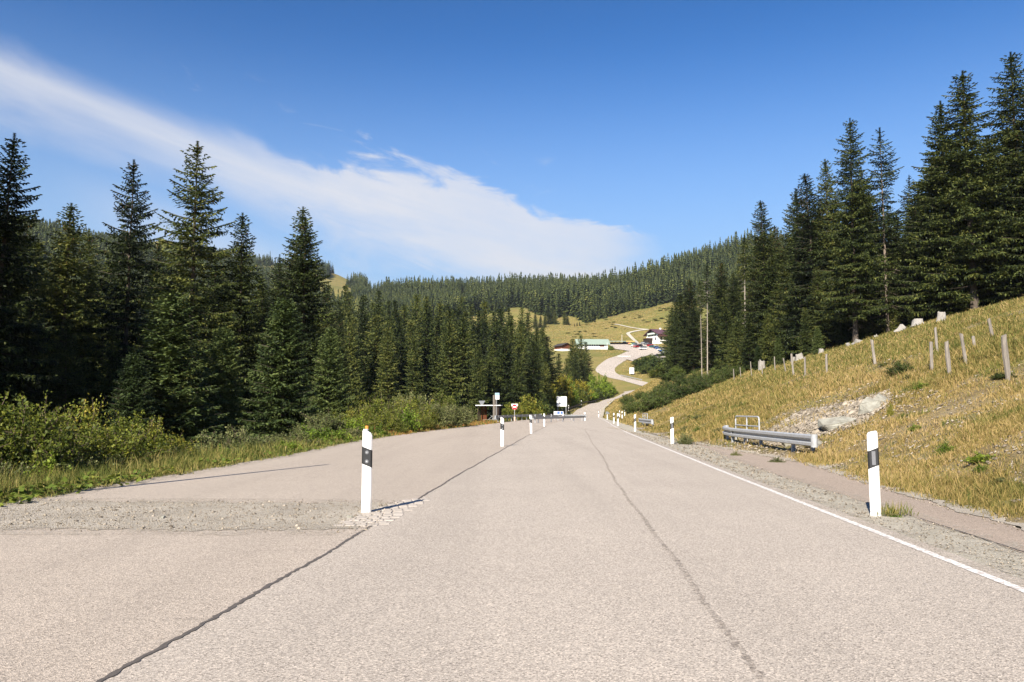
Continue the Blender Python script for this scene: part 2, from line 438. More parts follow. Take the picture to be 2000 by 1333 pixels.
M['grass_dry'] = m_grass("dry_grass", [(.18, (.10, .10, .025)), (.31, (.20, .17, .048)), (.45, (.33, .25, .085)), (.63, (.43, .31, .135)), (.88, (.50, .375, .20))], .16)
M['grass_green'] = m_grass("verge_grass", [(.2, (.06, .085, .018)), (.42, (.13, .15, .035)), (.6, (.27, .235, .07)), (.85, (.40, .31, .14))], .8)
M['grass_red'] = m_grass("rusty_verge_plants", [(.2, (.17, .15, .03)), (.5, (.36, .20, .06)), (.8, (.44, .15, .07))], .9)
M['herb'] = m_grass("low_herb_leaves", [(.2, (.07, .11, .02)), (.5, (.14, .19, .03)), (.8, (.26, .27, .05))], 1.2)
SKY_SAT, SKY_GAM, SKY_STR, SUN_STR, EXPO = 1.22, 1.5, .040, 5.0, 1.08
HORIZON = (4.9, 6.8, 9.1)
SKY_HUE = .492
CLOUD = (9.9, 9.9, 10.3)
HAZE = .00007
# ------------------------------------------------------------------ sky and sun
SUN_EL = R(35.0)
SUN_H = (-.371, -.928)                    # horizontal direction towards the sun (behind, a little left)
world = bpy.data.worlds.new("World"); sc.world = world; world.use_nodes = True
class WT(NT):
    def __init__(s, w):
        s.t = w.node_tree; s.t.nodes.clear(); s.out = s.t.nodes.new("ShaderNodeOutputWorld")
w = WT(world)
sky = w.n("ShaderNodeTexSky"); sky.sky_type = 'NISHITA'; sky.sun_disc = False
sky.sun_elevation = SUN_EL; sky.sun_rotation = math.atan2(SUN_H[0], SUN_H[1]) % (2*math.pi)
sky.altitude = 1500; sky.air_density = 1.0; sky.dust_density = .35; sky.ozone_density = 2.2
hs = w.n("ShaderNodeHueSaturation"); hs.inputs["Saturation"].default_value = SKY_SAT; hs.inputs["Value"].default_value = 1.0; hs.inputs["Hue"].default_value = SKY_HUE
w.l(sky.outputs[0], hs.inputs["Color"])
gm = w.n("ShaderNodeGamma"); gm.inputs[1].default_value = SKY_GAM; w.l(hs.outputs[0], gm.inputs[0])
tc = w.n("ShaderNodeTexCoord"); sx = w.n("ShaderNodeSeparateXYZ"); w.l(tc.outputs["Generated"], sx.inputs[0])
yc = w.math('MAXIMUM', sx.outputs[1], .02)
u = w.math('DIVIDE', sx.outputs[0], yc); v = w.math('DIVIDE', sx.outputs[2], yc)
front = w.ss(sx.outputs[1], .1, .3)
# band of thin cloud: v = .21 - .2306 u + .17 u^2, in directions of the sky dome
u2 = w.math('MULTIPLY', u, u)
vc = w.math('MULTIPLY_ADD', u2, .17, w.math('MULTIPLY_ADD', u, -.2306, .2099))
dv = w.math('SUBTRACT', v, vc)
cb = w.n("ShaderNodeCombineXYZ"); w.l(u, cb.inputs[0]); w.l(dv, cb.inputs[1])
vec = cb.outputs[0]
soft = w.noise(1.0, 5, .55, w.mapping(vec, (3.2, 9, 1)), .4)
wisp = w.noise(1.0, 8, .62, w.mapping(vec, (9, 26, 1), (0, 0, .35)), .9)
dvn = w.math('ADD', dv, w.math('MULTIPLY', w.math('SUBTRACT', soft, .5), .11))
crisp = w.ss(u, -.40, -.16)               # the far half of the upper edge is frayed and crisp
dvn = w.math('ADD', dvn, w.math('MULTIPLY', w.math('MULTIPLY', w.math('SUBTRACT', wisp, .5), crisp), .11))
hw_top = w.math('MULTIPLY_ADD', w.ss(u, -.1, .15), -.028, w.math('MULTIPLY_ADD', w.ss(u, -.3, -.15), .022, .048))
hw_bot = w.math('MULTIPLY_ADD', w.ss(u, -.3, .05), .012, .060)
rel_t = w.math('DIVIDE', dvn, hw_top); rel_b = w.math('DIVIDE', w.math('MULTIPLY', dvn, -1), hw_bot)
top_soft = w.math('SUBTRACT', 1, w.ss(rel_t, .15, 1.35)); top_hard = w.math('SUBTRACT', 1, w.ss(rel_t, .75, 1.12))
topm = w.math('ADD', w.math('MULTIPLY', top_hard, crisp), w.math('MULTIPLY', top_soft, w.math('SUBTRACT', 1, crisp)))
botm = w.math('SUBTRACT', 1, w.ss(rel_b, .0, 1.5))
dens = w.math('MULTIPLY', topm, botm)
dens = w.math('MULTIPLY', dens, w.math('SUBTRACT', 1, w.ss(w.math('MULTIPLY_ADD', wisp, .06, u), .13, .23)))
dens = w.math('MULTIPLY', dens, w.math('MULTIPLY_ADD', soft, .7, .55), None, True)
strk = w.noise(1.0, 7, .65, w.mapping(vec, (2.2, 42, 1), (0, 0, .06)), .5)
puff = w.noise(1.0, 8, .65, w.mapping(vec, (16, 30, 1), (0, 0, .4)), .7)
dens = w.math('MULTIPLY', dens, w.math('ADD', .52, w.math('ADD', w.math('MULTIPLY', strk, .62), w.math('MULTIPLY', w.math('MULTIPLY', puff, crisp), .36))), None, True)
# second thin veil below the band, and stray wisps above it
d2 = w.math('ADD', w.math('ADD', dv, .125), w.math('MULTIPLY', w.math('SUBTRACT', soft, .5), .09))
veil = w.math('SUBTRACT', 1, w.ss(w.math('ABSOLUTE', d2), .0, .055))
veil = w.math('MULTIPLY', w.math('MULTIPLY', veil, .42), w.math('MULTIPLY', w.ss(u, -.62, -.4), w.math('SUBTRACT', 1, w.ss(u, -.28, -.05))))
d3 = w.math('SUBTRACT', dv, .085)
st = w.math('MULTIPLY', w.ss(wisp, .58, .74), w.math('SUBTRACT', 1, w.ss(w.math('ABSOLUTE', d3), .012, .05)))
st = w.math('MULTIPLY', w.math('MULTIPLY', st, .32), w.math('MULTIPLY', w.ss(u, -.5, -.38), w.math('SUBTRACT', 1, w.ss(u, .05, .15))))
dens = w.math('MAXIMUM', dens, w.math('MAXIMUM', veil, st))
dens = w.math('MULTIPLY', w.math('MULTIPLY', dens, front), .86, None, True)
hz = w.math('SUBTRACT', 1, w.ss(sx.outputs[2], .06, .46))        # paler air towards the horizon
skyh = w.mix(w.math('MULTIPLY', hz, .95), gm.outputs[0], HORIZON)
skyc = w.mix(dens, skyh, CLOUD)
bg = w.n("ShaderNodeBackground"); bg.inputs["Strength"].default_value = SKY_STR
w.l(skyc, bg.inputs[0]); w.l(bg.outputs[0], w.out.inputs[0])

sl = bpy.data.lights.new("sun", 'SUN'); sl.energy = SUN_STR; sl.angle = R(.5); sl.color = (1.0, .91, .78)
so = bpy.data.objects.new("sun", sl); COL.objects.link(so)
sd = Vector((SUN_H[0]*math.cos(SUN_EL), SUN_H[1]*math.cos(SUN_EL), math.sin(SUN_EL)))
so.rotation_euler = sd.to_track_quat('Z', 'Y').to_euler(); so.location = sd*50
sc.view_settings.view_transform = 'Standard'; sc.view_settings.look = 'None'
sc.view_settings.gamma = 1; sc.view_settings.use_curve_mapping = False
sc.view_settings.exposure = EXPO
sc.cycles.use_denoising = True
sc.cycles.max_bounces = 6; sc.cycles.diffuse_bounces = 3; sc.cycles.transparent_max_bounces = 6
sc.cycles.transmission_bounces = 3; sc.cycles.glossy_bounces = 2
sc.cycles.sample_clamp_indirect = 6

# ------------------------------------------------------------------ ground sheet
radii = np.concatenate([[.3], np.geomspace(1.0, 4000, 560)])
ang = np.unique(np.concatenate([np.arange(-46, 46.01, .26), np.arange(46, 314.01, 4.0)]))
ang = ang[ang < 313.9]
A_, R_ = np.meshgrid(np.radians(ang), radii)
gx = R_*np.sin(A_); gy = R_*np.cos(A_)
gz = H(gx, gy)
ins = (gx > xL(gy)+.02) & (gx < xR(gy)-.02) & (gy < 290) & (gy > -40)
def ribbon_dist(x, y, path):
    best = np.full(x.shape, 1e9)
    for a, b in zip(path[:-1], path[1:]):
        d = b[:2]-a[:2]; L2 = (d*d).sum()
        t = np.clip(((x-a[0])*d[0] + (y-a[1])*d[1])/L2, 0, 1)
        best = np.minimum(best, np.hypot(x-a[0]-t*d[0], y-a[1]-t*d[1]))
    return best
def smooth_path(P, n=12):
    P = [np.asarray(p, float) for p in P]; out = []
    Q = [2*P[0]-P[1]] + P + [2*P[-1]-P[-2]]
    for i in range(1, len(Q)-2):
        p0, p1, p2, p3 = Q[i-1:i+3]
        for k in range(n):
            t = k/n
            out.append(.5*((2*p1) + (-p0+p2)*t + (2*p0-5*p1+4*p2-p3)*t*t + (-p0+3*p1-3*p2+p3)*t**3))
    out.append(P[-1]); return np.array(out)
# the road beyond the bank climbs in a bend to the car park
UP = smooth_path([at(*p) for p in [(1275,757,300),(1256,750,312),(1238,745.5,322),(1220,739.5,333),(1200,735,344),(1184,728,358),(1184,720,374),(1200,710,396),(1222,699,423),(1243,689,448)]], 8)
UP[:, 2] = H(UP[:, 0], UP[:, 1])
near_up = (np.abs(gx-60) < 60) & (gy > 280) & (gy < 480)
dup_ = np.where(near_up, ribbon_dist(gx, gy, UP), 1e9)
gz = gz - np.where(ins, .07 + .002*np.abs(gy), 0) - np.where(dup_ < np.interp(gy, [330, 362, 440], [1.2, 2.7, 3.6]), .5, 0)
nr, na = gx.shape
idx = np.arange(nr*na).reshape(nr, na)
nx_ = np.roll(idx, -1, axis=1)
q = np.stack([idx[:-1], nx_[:-1], nx_[1:], idx[1:]], -1).reshape(-1, 4)[:, ::-1]
V = np.stack([gx, gy, gz], -1).reshape(-1, 3)
V = np.vstack([V, [[0, 0, -.07]]])
t0 = np.stack([idx[0], np.full(na, nr*na), nx_[0]], -1)
struct("ground", mk_mesh("ground", V, q, t0, M['ground'], smooth=True))

# ------------------------------------------------------------------ paved sheets
def sheet(name, fl, fr, ys, mat, off, nx=8, kind=True):
    ys = np.asarray(ys, float)
    s = np.linspace(0, 1, nx+1)
    L, Rr = fl(ys), fr(ys)
    X = L[:, None]*(1-s) + Rr[:, None]*s; Y = np.repeat(ys[:, None], nx+1, 1)
    Z = H(X, Y) + off
    i = np.arange(len(ys)*(nx+1)).reshape(len(ys), nx+1)
    q = np.stack([i[:-1, :-1], i[:-1, 1:], i[1:, 1:], i[1:, :-1]], -1).reshape(-1, 4)
    me = mk_mesh(name, np.stack([X, Y, Z], -1), q, None, mat, smooth=True)
    return struct(name, me)
def ribbon(name, P, width, mat, off, jag=0.0, jag_step=1):
    P = np.asarray(P, float)
    T = np.gradient(P[:, :2], axis=0); T /= np.linalg.norm(T, axis=1, keepdims=True)+1e-9
    N = np.stack([T[:, 1], -T[:, 0]], 1)
    wl = np.full(len(P), 1.0)*width/2; wr = wl.copy()
    if jag: wl = wl*(1+jag*rng.normal(size=len(P))); wr = wr*(1+jag*rng.normal(size=len(P)))
    A = P[:, :2]-N*wl[:, None]; B = P[:, :2]+N*wr[:, None]
    k = 9 if np.max(width) > 1.5 else 2
    f = np.linspace(0, 1, k)[None, :, None]
    X = A[:, None]*(1-f) + B[:, None]*f
    Z = H(X[..., 0], X[..., 1]) + off
    V = np.concatenate([X, Z[..., None]], -1)
    i = np.arange(len(P)*k).reshape(-1, k)
    q = np.stack([i[:-1, :-1], i[:-1, 1:], i[1:, 1:], i[1:, :-1]], -1).reshape(-1, 4)
    return mk_mesh(name, V, q, None, mat)
seam = lambda y: cen(y) - 2.67 + .012*np.sin(y*1.1) + .008*np.sin(y*2.9)
edge = lambda y: cen(y) + 2.80
def rag(f, a, s):  # ragged outline
    return lambda y: f(y) + a*(np.sin(y*3.1+s) + .6*np.sin(y*7.7+2*s) + .4*np.sin(y*17.3+s*3))
ysn = np.concatenate([np.arange(-12, 45, .12), np.arange(45, 290, .8)])
sheet("road", lambda y: cen(y)-2.68, lambda y: edge(y)+.02, ysn, M['road'], .004, 8)
sheet("layby", rag(xL, .07, 1), lambda y: cen(y)-2.5, np.concatenate([np.arange(-12, 60, .15), np.arange(60, 138, .8)]), M['layby'], 0.0, 10)
sheet("shoulder", lambda y: edge(y)-.15, lambda y: xR(y)-.25, np.concatenate([np.arange(-12, 60, .2), np.arange(60, 290, .8)]), M['shoulder'], -.004, 6)
sl_ = lambda y: np.interp(y, [-12, 0, 7, 9.8, 16.3, 21, 26, 30], [2.9, 3.95, 4.5, 4.75, 5.2, 5.7, 6.4, 6.9])
sheet("footway", rag(sl_, .025, 2), rag(lambda y: xR(y)-.08, .035, 4), np.arange(-12, 29.5, .1), M['strip'], .001, 4)
sheet("gravel_verge", rag(lambda y: xR(y)-.14, .05, 5), rag(lambda y: xR(y)+.14, .10, 8), np.arange(-12, 60, .1), M['gravel'], .009, 3)
# gravel channel across the lay-by
xs = np.arange(-11, -1.62, .03)
f_lo = lambda x: 8.55 + .05*np.sin(x*2.3) + .04*np.sin(x*6.1) - .02*(x+6) + .035*np.sin(x*13.3) + .03*np.sin(x*29)
f_hi = lambda x: 11.15 + .05*np.sin(x*2.9+1) + .04*np.sin(x*7.1) - .05*(x+6) + .05*np.sin(x*12.1) + .04*np.sin(x*27)
def sheet_x(name, xs, lo, hi, mat, off, ny=6):
    s = np.linspace(0, 1, ny+1); X = np.repeat(xs[:, None], ny+1, 1)
    Y = lo(xs)[:, None]*(1-s)+hi(xs)[:, None]*s
    Z = H(X, Y)+off
    i = np.arange(X.size).reshape(X.shape)
    q = np.stack([i[:-1, :-1], i[1:, :-1], i[1:, 1:], i[:-1, 1:]], -1).reshape(-1, 4)
    return struct(name, mk_mesh(name, np.stack([X, Y, Z], -1), q, None, mat))
sheet_x("gravel_channel", xs, f_lo, f_hi, M['gravel'], .005)
for f_, nm in ((lambda x: 8.55-.02*(x+6), -.08), (lambda x: 11.15-.05*(x+6), .08)):
    gx_ = np.arange(-11, -1.75, .05); struct("grit_fringe", ribbon("grit_fringe", np.stack([gx_, f_(gx_)+nm, 0*gx_], 1), .62, M['grit'], .0075, .05))
gy_ = np.arange(-6, 45, .08); struct("grit_fringe", ribbon("grit_fringe", np.stack([edge(gy_)+.02, gy_, 0*gy_], 1), .36, M['grit'], .0072, .2))
struct("grit_fringe", ribbon("grit_fringe", np.stack([sl_(gy_[gy_ < 26])+.02, gy_[gy_ < 26], 0*gy_[gy_ < 26]], 1), .40, M['grit'], .0055, .2))
struct("grit_fringe", ribbon("grit_fringe", np.stack([xL(gy_)+.10, gy_, 0*gy_], 1), .55, M['grit'], .0066, .2))
# small block paving at the end of the channel: individual cobbles in one paved field
mb = MB()
pv_c = None
for j in range(20):
    yy = 8.75 + j*.135
    xa = np.interp(yy, [8.7, 9.6, 11.3], [-1.95, -1.90, -1.5]); xb = np.interp(yy, [8.7, 9.6, 11.3], [-1.45, -1.40, -1.25])
    x = xa + (.07 if j % 2 else 0)
    while x < xb:
        wd = .125 + rng.uniform(-.012, .012)
        z = rng.uniform(.007, .0115)
        c = [(x, yy), (x+wd, yy), (x+wd, yy+.128), (x, yy+.128)]
        a = mb.ring([(px+rng.uniform(-.005, .005), py+rng.uniform(-.005, .005), -.004) for px, py in c])
        cx_, cy_ = x+wd/2, yy+.059
        b = mb.ring([(cx_+(px-cx_)*.86, cy_+(py-cy_)*.86, z) for px, py in c])
        mb.skin([a, b], False, True); x += wd+.006
o = mb.obj("paving", plain("concrete_sett", (.40, .358, .312), .9, 0, .2, .35, 5)); o["kind"] = "structure"
# seams, line, cracks
def ypath(f, a, b, st):
    ys = np.arange(a, b, st); return np.stack([f(ys), ys, 0*ys], 1)
struct("road_seam", ribbon("road_seam", ypath(lambda y: seam(y)+.003*np.sin(y*13.7)+.003*np.sin(y*31), -4, 8.9, .035), .031, M['tar'], .008, .38))
struct("road_seam", ribbon("road_seam", ypath(lambda y: seam(y)+.003*np.sin(y*13.7)+.003*np.sin(y*31), 11.2, 62, .05), .034, M['tar'], .008, .38))
wl_ = np.concatenate([np.arange(-10, 40, .06), np.arange(40, 175, .5)])
P = np.stack([cen(wl_)+2.62, wl_, 0*wl_], 1)
struct("road_line", ribbon("road_line", P, .085, M['white_line'], .008, .05))
struct("road_crack", ribbon("road_crack", ypath(lambda y: cen(y)+.33+.03*np.sin(y*.35)+.01*np.sin(y*2.1), 2, 55, .04), .045, M['crack'], .0075, .3))
for yy, xa, xb in [(28.9, -3.4, -.35), (18.5, -4.5, -2.4), (15.3, -3.9, -2.9), (42.5, -3.2, .9), (22.5, -6, -3.9), (17.2, -2.3, -.9)]:
    x = np.arange(xa, xb, .06)
    struct("road_crack", ribbon("road_crack", np.stack([x, yy+.04*np.sin(x*4)+.05*x, 0*x], 1), .05, M['crack'], .0075, .3))
# dark joint between shoulder gravel and footway
struct("footway_joint", ribbon("footway_joint", ypath(lambda y: sl_(y)+.012, -6, 9.4, .06), .02, M['tar'], .007, .3))
struct("road", ribbon("road", UP, np.interp(UP[:, 1], [330, 362, 440], [4.8, 8.6, 11]), M['road'], .10))
# car park in front of the inn
def poly_sheet(name, pts, mat, off, step=3.0):
    bm = bmesh.new()
    vs = [bm.verts.new((p[0], p[1], 0)) for p in pts]; bm.faces.new(vs)
    lo = np.min(pts, 0); hi = np.max(pts, 0)
    for ax in (0, 1):
        for c in np.arange(lo[ax]+step, hi[ax], step):
            no = (1, 0, 0) if ax == 0 else (0, 1, 0); co = (c, 0, 0) if ax == 0 else (0, c, 0)
            bmesh.ops.bisect_plane(bm, geom=bm.verts[:]+bm.edges[:]+bm.faces[:], plane_co=co, plane_no=no)
    co = np.array([v.co[:] for v in bm.verts]); z = H(co[:, 0], co[:, 1])+off
    for v, zz in zip(bm.verts, z): v.co.z = zz
    me = bpy.data.meshes.new(name); bm.to_mesh(me); bm.free(); me.materials.append(mat)
    for p in me.polygons: p.use_smooth = True
    return struct(name, me)
park = [hit(*p)[:2] for p in [(1222,703),(1236,707),(1252,699),(1270,694),(1284,700),(1292,708),(1306,706),(1306,684),(1290,679),(1276,674.5),(1262,673),(1240,671.5),(1218,671),(1196,671.5),(1190,676),(1202,683),(1228,687),(1230,693)]]
poly_sheet("car_park", park, M['road'], .35)
# footpath winding up the meadow
tp = smooth_path([hit(1160+x/11.1, 600+y/11.1) for x, y in [(955,810),(915,765),(860,715),(800,655),(745,595),(745,575),(800,552),(900,530),(1010,510),(1180,494)]], 8)
struct("path", ribbon("path", tp, 2.6, M['shoulder'], .35))
tp = smooth_path([hit(1160+x/11.1, 600+y/11.1) for x, y in [(1180,494),(1000,478),(820,452),(690,425),(560,395),(450,378)]], 8)
struct("path", ribbon("path", tp, 1.8, M['shoulder'], .3))
# ------------------------------------------------------------------ trees
def nrm(a): return a/(np.linalg.norm(a, axis=-1, keepdims=True)+1e-9)
def rhomb(p0, p1, wv):
    """leaf shaped quads from p0 to p1 with half width vectors wv"""
    m = p0*.55 + p1*.45
    return np.stack([p0, m+wv, p1, m-wv], -2)
def spruce(g, Ht, Rad, cb=.08, dz=.42, nb=6, bls=.16, seg=.24, qw=.055, droop=.25, pend=.5, prof=.8, sparse=0.0, gaps=0.0, bare=0.0, lean=0.0, cones=0, dead=0, trunk_r=None, sides=8):
    Q = []; cone = []; wood = MB()
    tr = trunk_r or Ht*.0115
    zs = []; z = cb*Ht
    while z < Ht*.985:
        zs.append(z); z += dz*(.42+.75*(1-z/Ht))*g.uniform(.75, 1.3)
    for z in zs:
        t = (Ht-z)/(Ht*(1-cb))
        k = max(4, int(round(nb*(.85+.3*t))))
        a0 = g.uniform(0, 6.28)
        for i in range(k):
            if g.uniform() < sparse: continue
            a = a0 + 6.283*i/k + g.normal()*.25
            low = min(1.0, (1-t)*7+.55)
            L = Rad*(t**prof)*low*g.uniform(.62, 1.18)+.06+.16*min(1, t*7)
            if gaps and g.uniform() < gaps: L *= g.uniform(.3, .65)
            e = (.55*(1-t)**2.2 - droop*t**.6)+g.normal()*.07
            up = (.10+.22*t)*g.uniform(.5, 1.3)
            d = np.array([math.cos(a), math.sin(a), 0]); sv = np.array([-math.sin(a), math.cos(a), 0])
            n = max(2, int(L/bls)); s = np.linspace(.10, 1, n)
            def path(s): return np.array([0, 0, z+g.normal()*.02]) + np.outer(L*s, d) + np.outer(L*(e*s + up*(s*s-.25*s)), [0, 0, 1])
            pts = path(s)
            if L > 1.0 and bls < .3:
                wood.tube([tuple(p) for p in path(np.array([0, .5, .95]))], [max(.012, .012*L), .012, .005], 3, False)
            for sg in (-1, 1):
                ph = g.uniform(.8, 1.15, n)
                l = (.40*L*(1-s)**.75*(.35+.65*np.minimum(1, s*4)) + .13)*g.uniform(.6, 1.2, n); l = np.minimum(l, 1.25)
                bd = nrm(np.outer(np.cos(ph), d) + np.outer(np.sin(ph)*sg, sv) + np.outer(-g.uniform(.05, .5, n)*(.4+droop), [0, 0, 1]) + g.normal(size=(n, 3))*.08)
                K = max(1, int(math.ceil(l.max()/seg)))
                for kk in range(K):
                    ok = l > kk*seg*.8
                    if not ok.any(): continue
                    p0 = pts[ok] + bd[ok]*(kk*seg); 
                    ll = np.minimum(l[ok]-kk*seg, seg)*1.35 + .05
                    p1 = p0 + bd[ok]*ll[:, None] + np.stack([0*ll, 0*ll, -ll*g.uniform(0, .35, len(ll))], 1)
                    rv = nrm(g.normal(size=(len(ll), 3))*.55 + [0, 0, 1])
                    wv = nrm(np.cross(bd[ok], rv))*(qw*g.uniform(.7, 1.3, len(ll)))[:, None]
                    Q.append(rhomb(p0, p1, wv))
                    if pend:
                        m = g.uniform(size=len(ll)) < pend
                        if m.any():
                            c0 = p0[m]; hl = (seg*g.uniform(.6, 1.5, m.sum())*(.4+.8*t))[:, None]
                            hd = nrm(np.array([0, 0, -1.0]) + g.normal(size=(m.sum(), 3))*.28)
                            hw = nrm(np.cross(hd, g.normal(size=(m.sum(), 3))))*qw*.85
                            Q.append(rhomb(c0, c0+hd*hl, hw))
            # needles along the branch itself
            p0 = pts; p1 = pts + d*seg + [0, 0, .02]
            Q.append(rhomb(p0, p1, np.tile(sv*qw, (n, 1)))); Q.append(rhomb(p0, p1, np.tile(np.array([0, 0, 1.])*qw, (n, 1))))
            if cones and t < .35 and g.uniform() < cones:
                for _ in range(g.integers(1, 4)):
                    c0 = pts[-1-g.integers(0, min(n, 3))]
                    hd = nrm(np.array([0, 0, -1.]) + g.normal(size=3)*.15)
                    cone.append(rhomb(c0[None], (c0+hd*.16)[None], np.array([sv*.028]))); cone.append(rhomb(c0[None], (c0+hd*.16)[None], np.array([d*.028])))
    # leader
    for a in np.arange(0, 6.28, .7):
        for z in np.arange(Ht*.93, Ht, .1):
            dd = np.array([math.cos(a+z*9), math.sin(a+z*9), .9]); p0 = np.array([0, 0, z])
            Q.append(rhomb(p0[None], (p0+dd*.14)[None], np.array([[-dd[1], dd[0], 0]])*.03))
    Q = np.concatenate(Q)
    if lean:
        f = (Q[..., 2]/Ht)**2*lean; Q[..., 0] += f
    nq = len(Q); mi = np.zeros(nq, np.int32)
    if cone:
        cq = np.concatenate(cone); Q = np.concatenate([Q, cq]); mi = np.concatenate([mi, np.ones(len(cq), np.int32)])
    F = np.arange(len(Q)*4).reshape(-1, 4)
    crown = (Q.reshape(-1, 3), F, mi)
    tb = MB()
    zz = np.linspace(-1.2, Ht*.97, 9)
    tb.tube([(lean*(max(z, 0)/Ht)**2 + (.02*math.sin(z*1.3)), .02*math.cos(z), z) for z in zz], [max(.012, tr*(1-max(z, 0)/Ht)**.85*(1.35 if z < .3 else 1)) for z in zz], sides)
    n0 = len(tb.V); tb.V += wood.V; tb.F += [tuple(i+n0 for i in f) for f in wood.F]
    for _ in range(dead):
        z = g.uniform(.06, max(.1, cb+.2))*Ht; a = g.uniform(0, 6.28); L = Rad*g.uniform(.25, .75)
        d = np.array([math.cos(a), math.sin(a)])
        P = [(0, 0, z), (d[0]*L*.5, d[1]*L*.5, z-.08*L), (d[0]*L, d[1]*L, z-.3*L)]
        tb.tube(P, [.022, .014, .004], 3, False)
        for _k in range(3):
            s = g.uniform(.3, .9); b = a+g.choice([-1, 1])*g.uniform(.5, 1.1); l2 = L*.3
            p = np.array([d[0]*L*s, d[1]*L*s, z-.2*L*s]); tb.tube([p, p+[math.cos(b)*l2, math.sin(b)*l2, -.12*l2]], [.010, .003], 3, False)
    return crown, tb
class Kind: pass
def make_kind(name, mat, bark, **kw):
    k = Kind(); k.h = kw['Ht']; g = np.random.default_rng(kw.pop('seed'))
    (V, F, mi), tb = spruce(g, **kw)
    k.crown = mk_mesh("crown_" + name, V, F, None, [mat, M['cone']], mi)
    k.trunk = tb.mesh("trunk_" + name, bark); k.root = None; k.nq = len(F)
    return k
K = {}
# near kinds (full needle sprays)
K['layer'] = make_kind('layered', M['spruce'], M['bark'], seed=11, Ht=22, Rad=4.6, cb=.05, dz=.66, nb=6, bls=.17, seg=.26, qw=.055, droop=.30, pend=.55, prof=.72, gaps=.25, cones=.55, sparse=.08)
K['full'] = make_kind('full', M['spruce'], M['bark'], seed=12, Ht=22, Rad=4.2, cb=.04, dz=.46, nb=6, bls=.17, seg=.26, qw=.058, droop=.34, pend=.6, prof=.76, gaps=.18, cones=.35)
K['slim'] = make_kind('slim', M['spruce'], M['bark'], seed=13, Ht=24, Rad=3.5, cb=.07, dz=.50, nb=6, bls=.18, seg=.27, qw=.058, droop=.42, pend=.65, prof=.72, gaps=.25, cones=.3, lean=.3)
K['tall'] = make_kind('tall', M['spruce'], M['bark'], seed=14, Ht=26, Rad=4.5, cb=.13, dz=.55, nb=6, bls=.19, seg=.28, qw=.062, droop=.36, pend=.6, prof=.68, gaps=.3, dead=26, sparse=.06, cones=.3)
K['open'] = make_kind('open', M['spruce'], M['pale_bark'], seed=15, Ht=24, Rad=3.4, cb=.12, dz=.62, nb=5, bls=.19, seg=.27, qw=.055, droop=.32, pend=.5, prof=.68, gaps=.35, sparse=.2, dead=34, trunk_r=.17)
K['pole'] = make_kind('pole', M['spruce'], M['bleached'], seed=16, Ht=22, Rad=1.3, cb=.66, lean=.35, dz=.5, nb=5, bls=.2, seg=.27, qw=.055, droop=.3, pend=.5, prof=.5, gaps=.3, sparse=.15, dead=60, trunk_r=.13)
K['young'] = make_kind('young', M['spruce_blue'], M['bark'], seed=17, Ht=9, Rad=2.3, cb=.02, dz=.27, nb=7, bls=.13, seg=.19, qw=.042, droop=.10, pend=.12, prof=.8)
K['young2'] = make_kind('young_full', M['spruce_blue'], M['bark'], seed=18, Ht=9, Rad=2.1, cb=.02, dz=.25, nb=7, bls=.13, seg=.19, qw=.045, droop=.18, pend=.25, prof=.68)
# middle distance kinds
for i, (h, r_, dr, pr) in enumerate([(24, 4.3, .40, .70), (25, 4.6, .36, .76), (23, 3.9, .45, .66), (22, 4.8, .30, .78)]):
    K['mid%d' % i] = make_kind('middle', M['spruce'], M['bark'], seed=30+i, Ht=h, Rad=r_, cb=.05, dz=.62, nb=6, bls=.36, seg=.5, qw=.12, droop=dr, pend=.6, prof=pr, gaps=.2, sides=5, cones=.2 if i % 2 else 0)
# far kind, a few hundred clumps
def low_tree(g):
    Q = []
    for z in np.linspace(.05, .94, 13):
        t = 1-z; L = .155*t**.85+.008
        k = 6 if t > .3 else 4; a0 = g.uniform(0, 6)
        for i in range(k):
            a = a0+6.283*i/k+g.normal()*.2; l = L*g.uniform(.65, 1.25)
            d = np.array([math.cos(a), math.sin(a), 0]); sv = np.array([-math.sin(a), math.cos(a), 0])
            p0 = np.array([0, 0, z+.05]); p1 = d*l + [0, 0, z-.06*t-.015]
            m = d*l*.62+[0, 0, z+.0]
            Q.append(np.stack([p0, m+sv*l*.42, p1, m-sv*l*.42]))
    a = .02
    Q.append(np.array([[a, 0, .9], [0, 0, 1.0], [-a, 0, .9], [0, 0, .85]])); Q.append(np.array([[0, a, .9], [0, 0, 1.0], [0, -a, .9], [0, 0, .85]]))
    return np.array(Q)
for i in range(3):
    k = Kind(); k.h = 20.0; k.root = None; q_ = low_tree(np.random.default_rng(70+i))*20.0; k.nq = len(q_)
    k.crown = mk_mesh("crown_far", q_.reshape(-1, 3), np.arange(len(q_)*4).reshape(-1, 4), None, M['far_spruce'])
    k.trunk = MB().tube([(0, 0, -1), (0, 0, 17)], [.2, .04], 5).mesh("trunk_far", M['bark']); K['far%d' % i] = k
print({k: v.nq for k, v in K.items()})
tree_n = 0
def tree(kind, x, y, height, label, group=None, name="spruce_tree", wide=1.0, rz=None, single=False):
    global tree_n
    k = K[kind]; s = height/k.h; z = h1(x, y) - .15
    rz = rng.uniform(0, 6.28) if rz is None else rz
    if k.root is None:
        k.root = thing(name, label, "tree", (x, y, z), rz, group)
        link("trunk", k.trunk, k.root); link("crown", k.crown, k.root)
        r = k.root; r.scale = (s*wide, s*wide, s)
    else:
        sq = rng.uniform(.88, 1.12); r = dup(k.root, (x, y, z), rz, label, group, (s*wide*sq, s*wide/sq, s), (R(rng.normal()*1.1), R(rng.normal()*1.1))); r.name = name
        if not group and "group" in r: del r["group"]
    tree_n += 1; return r
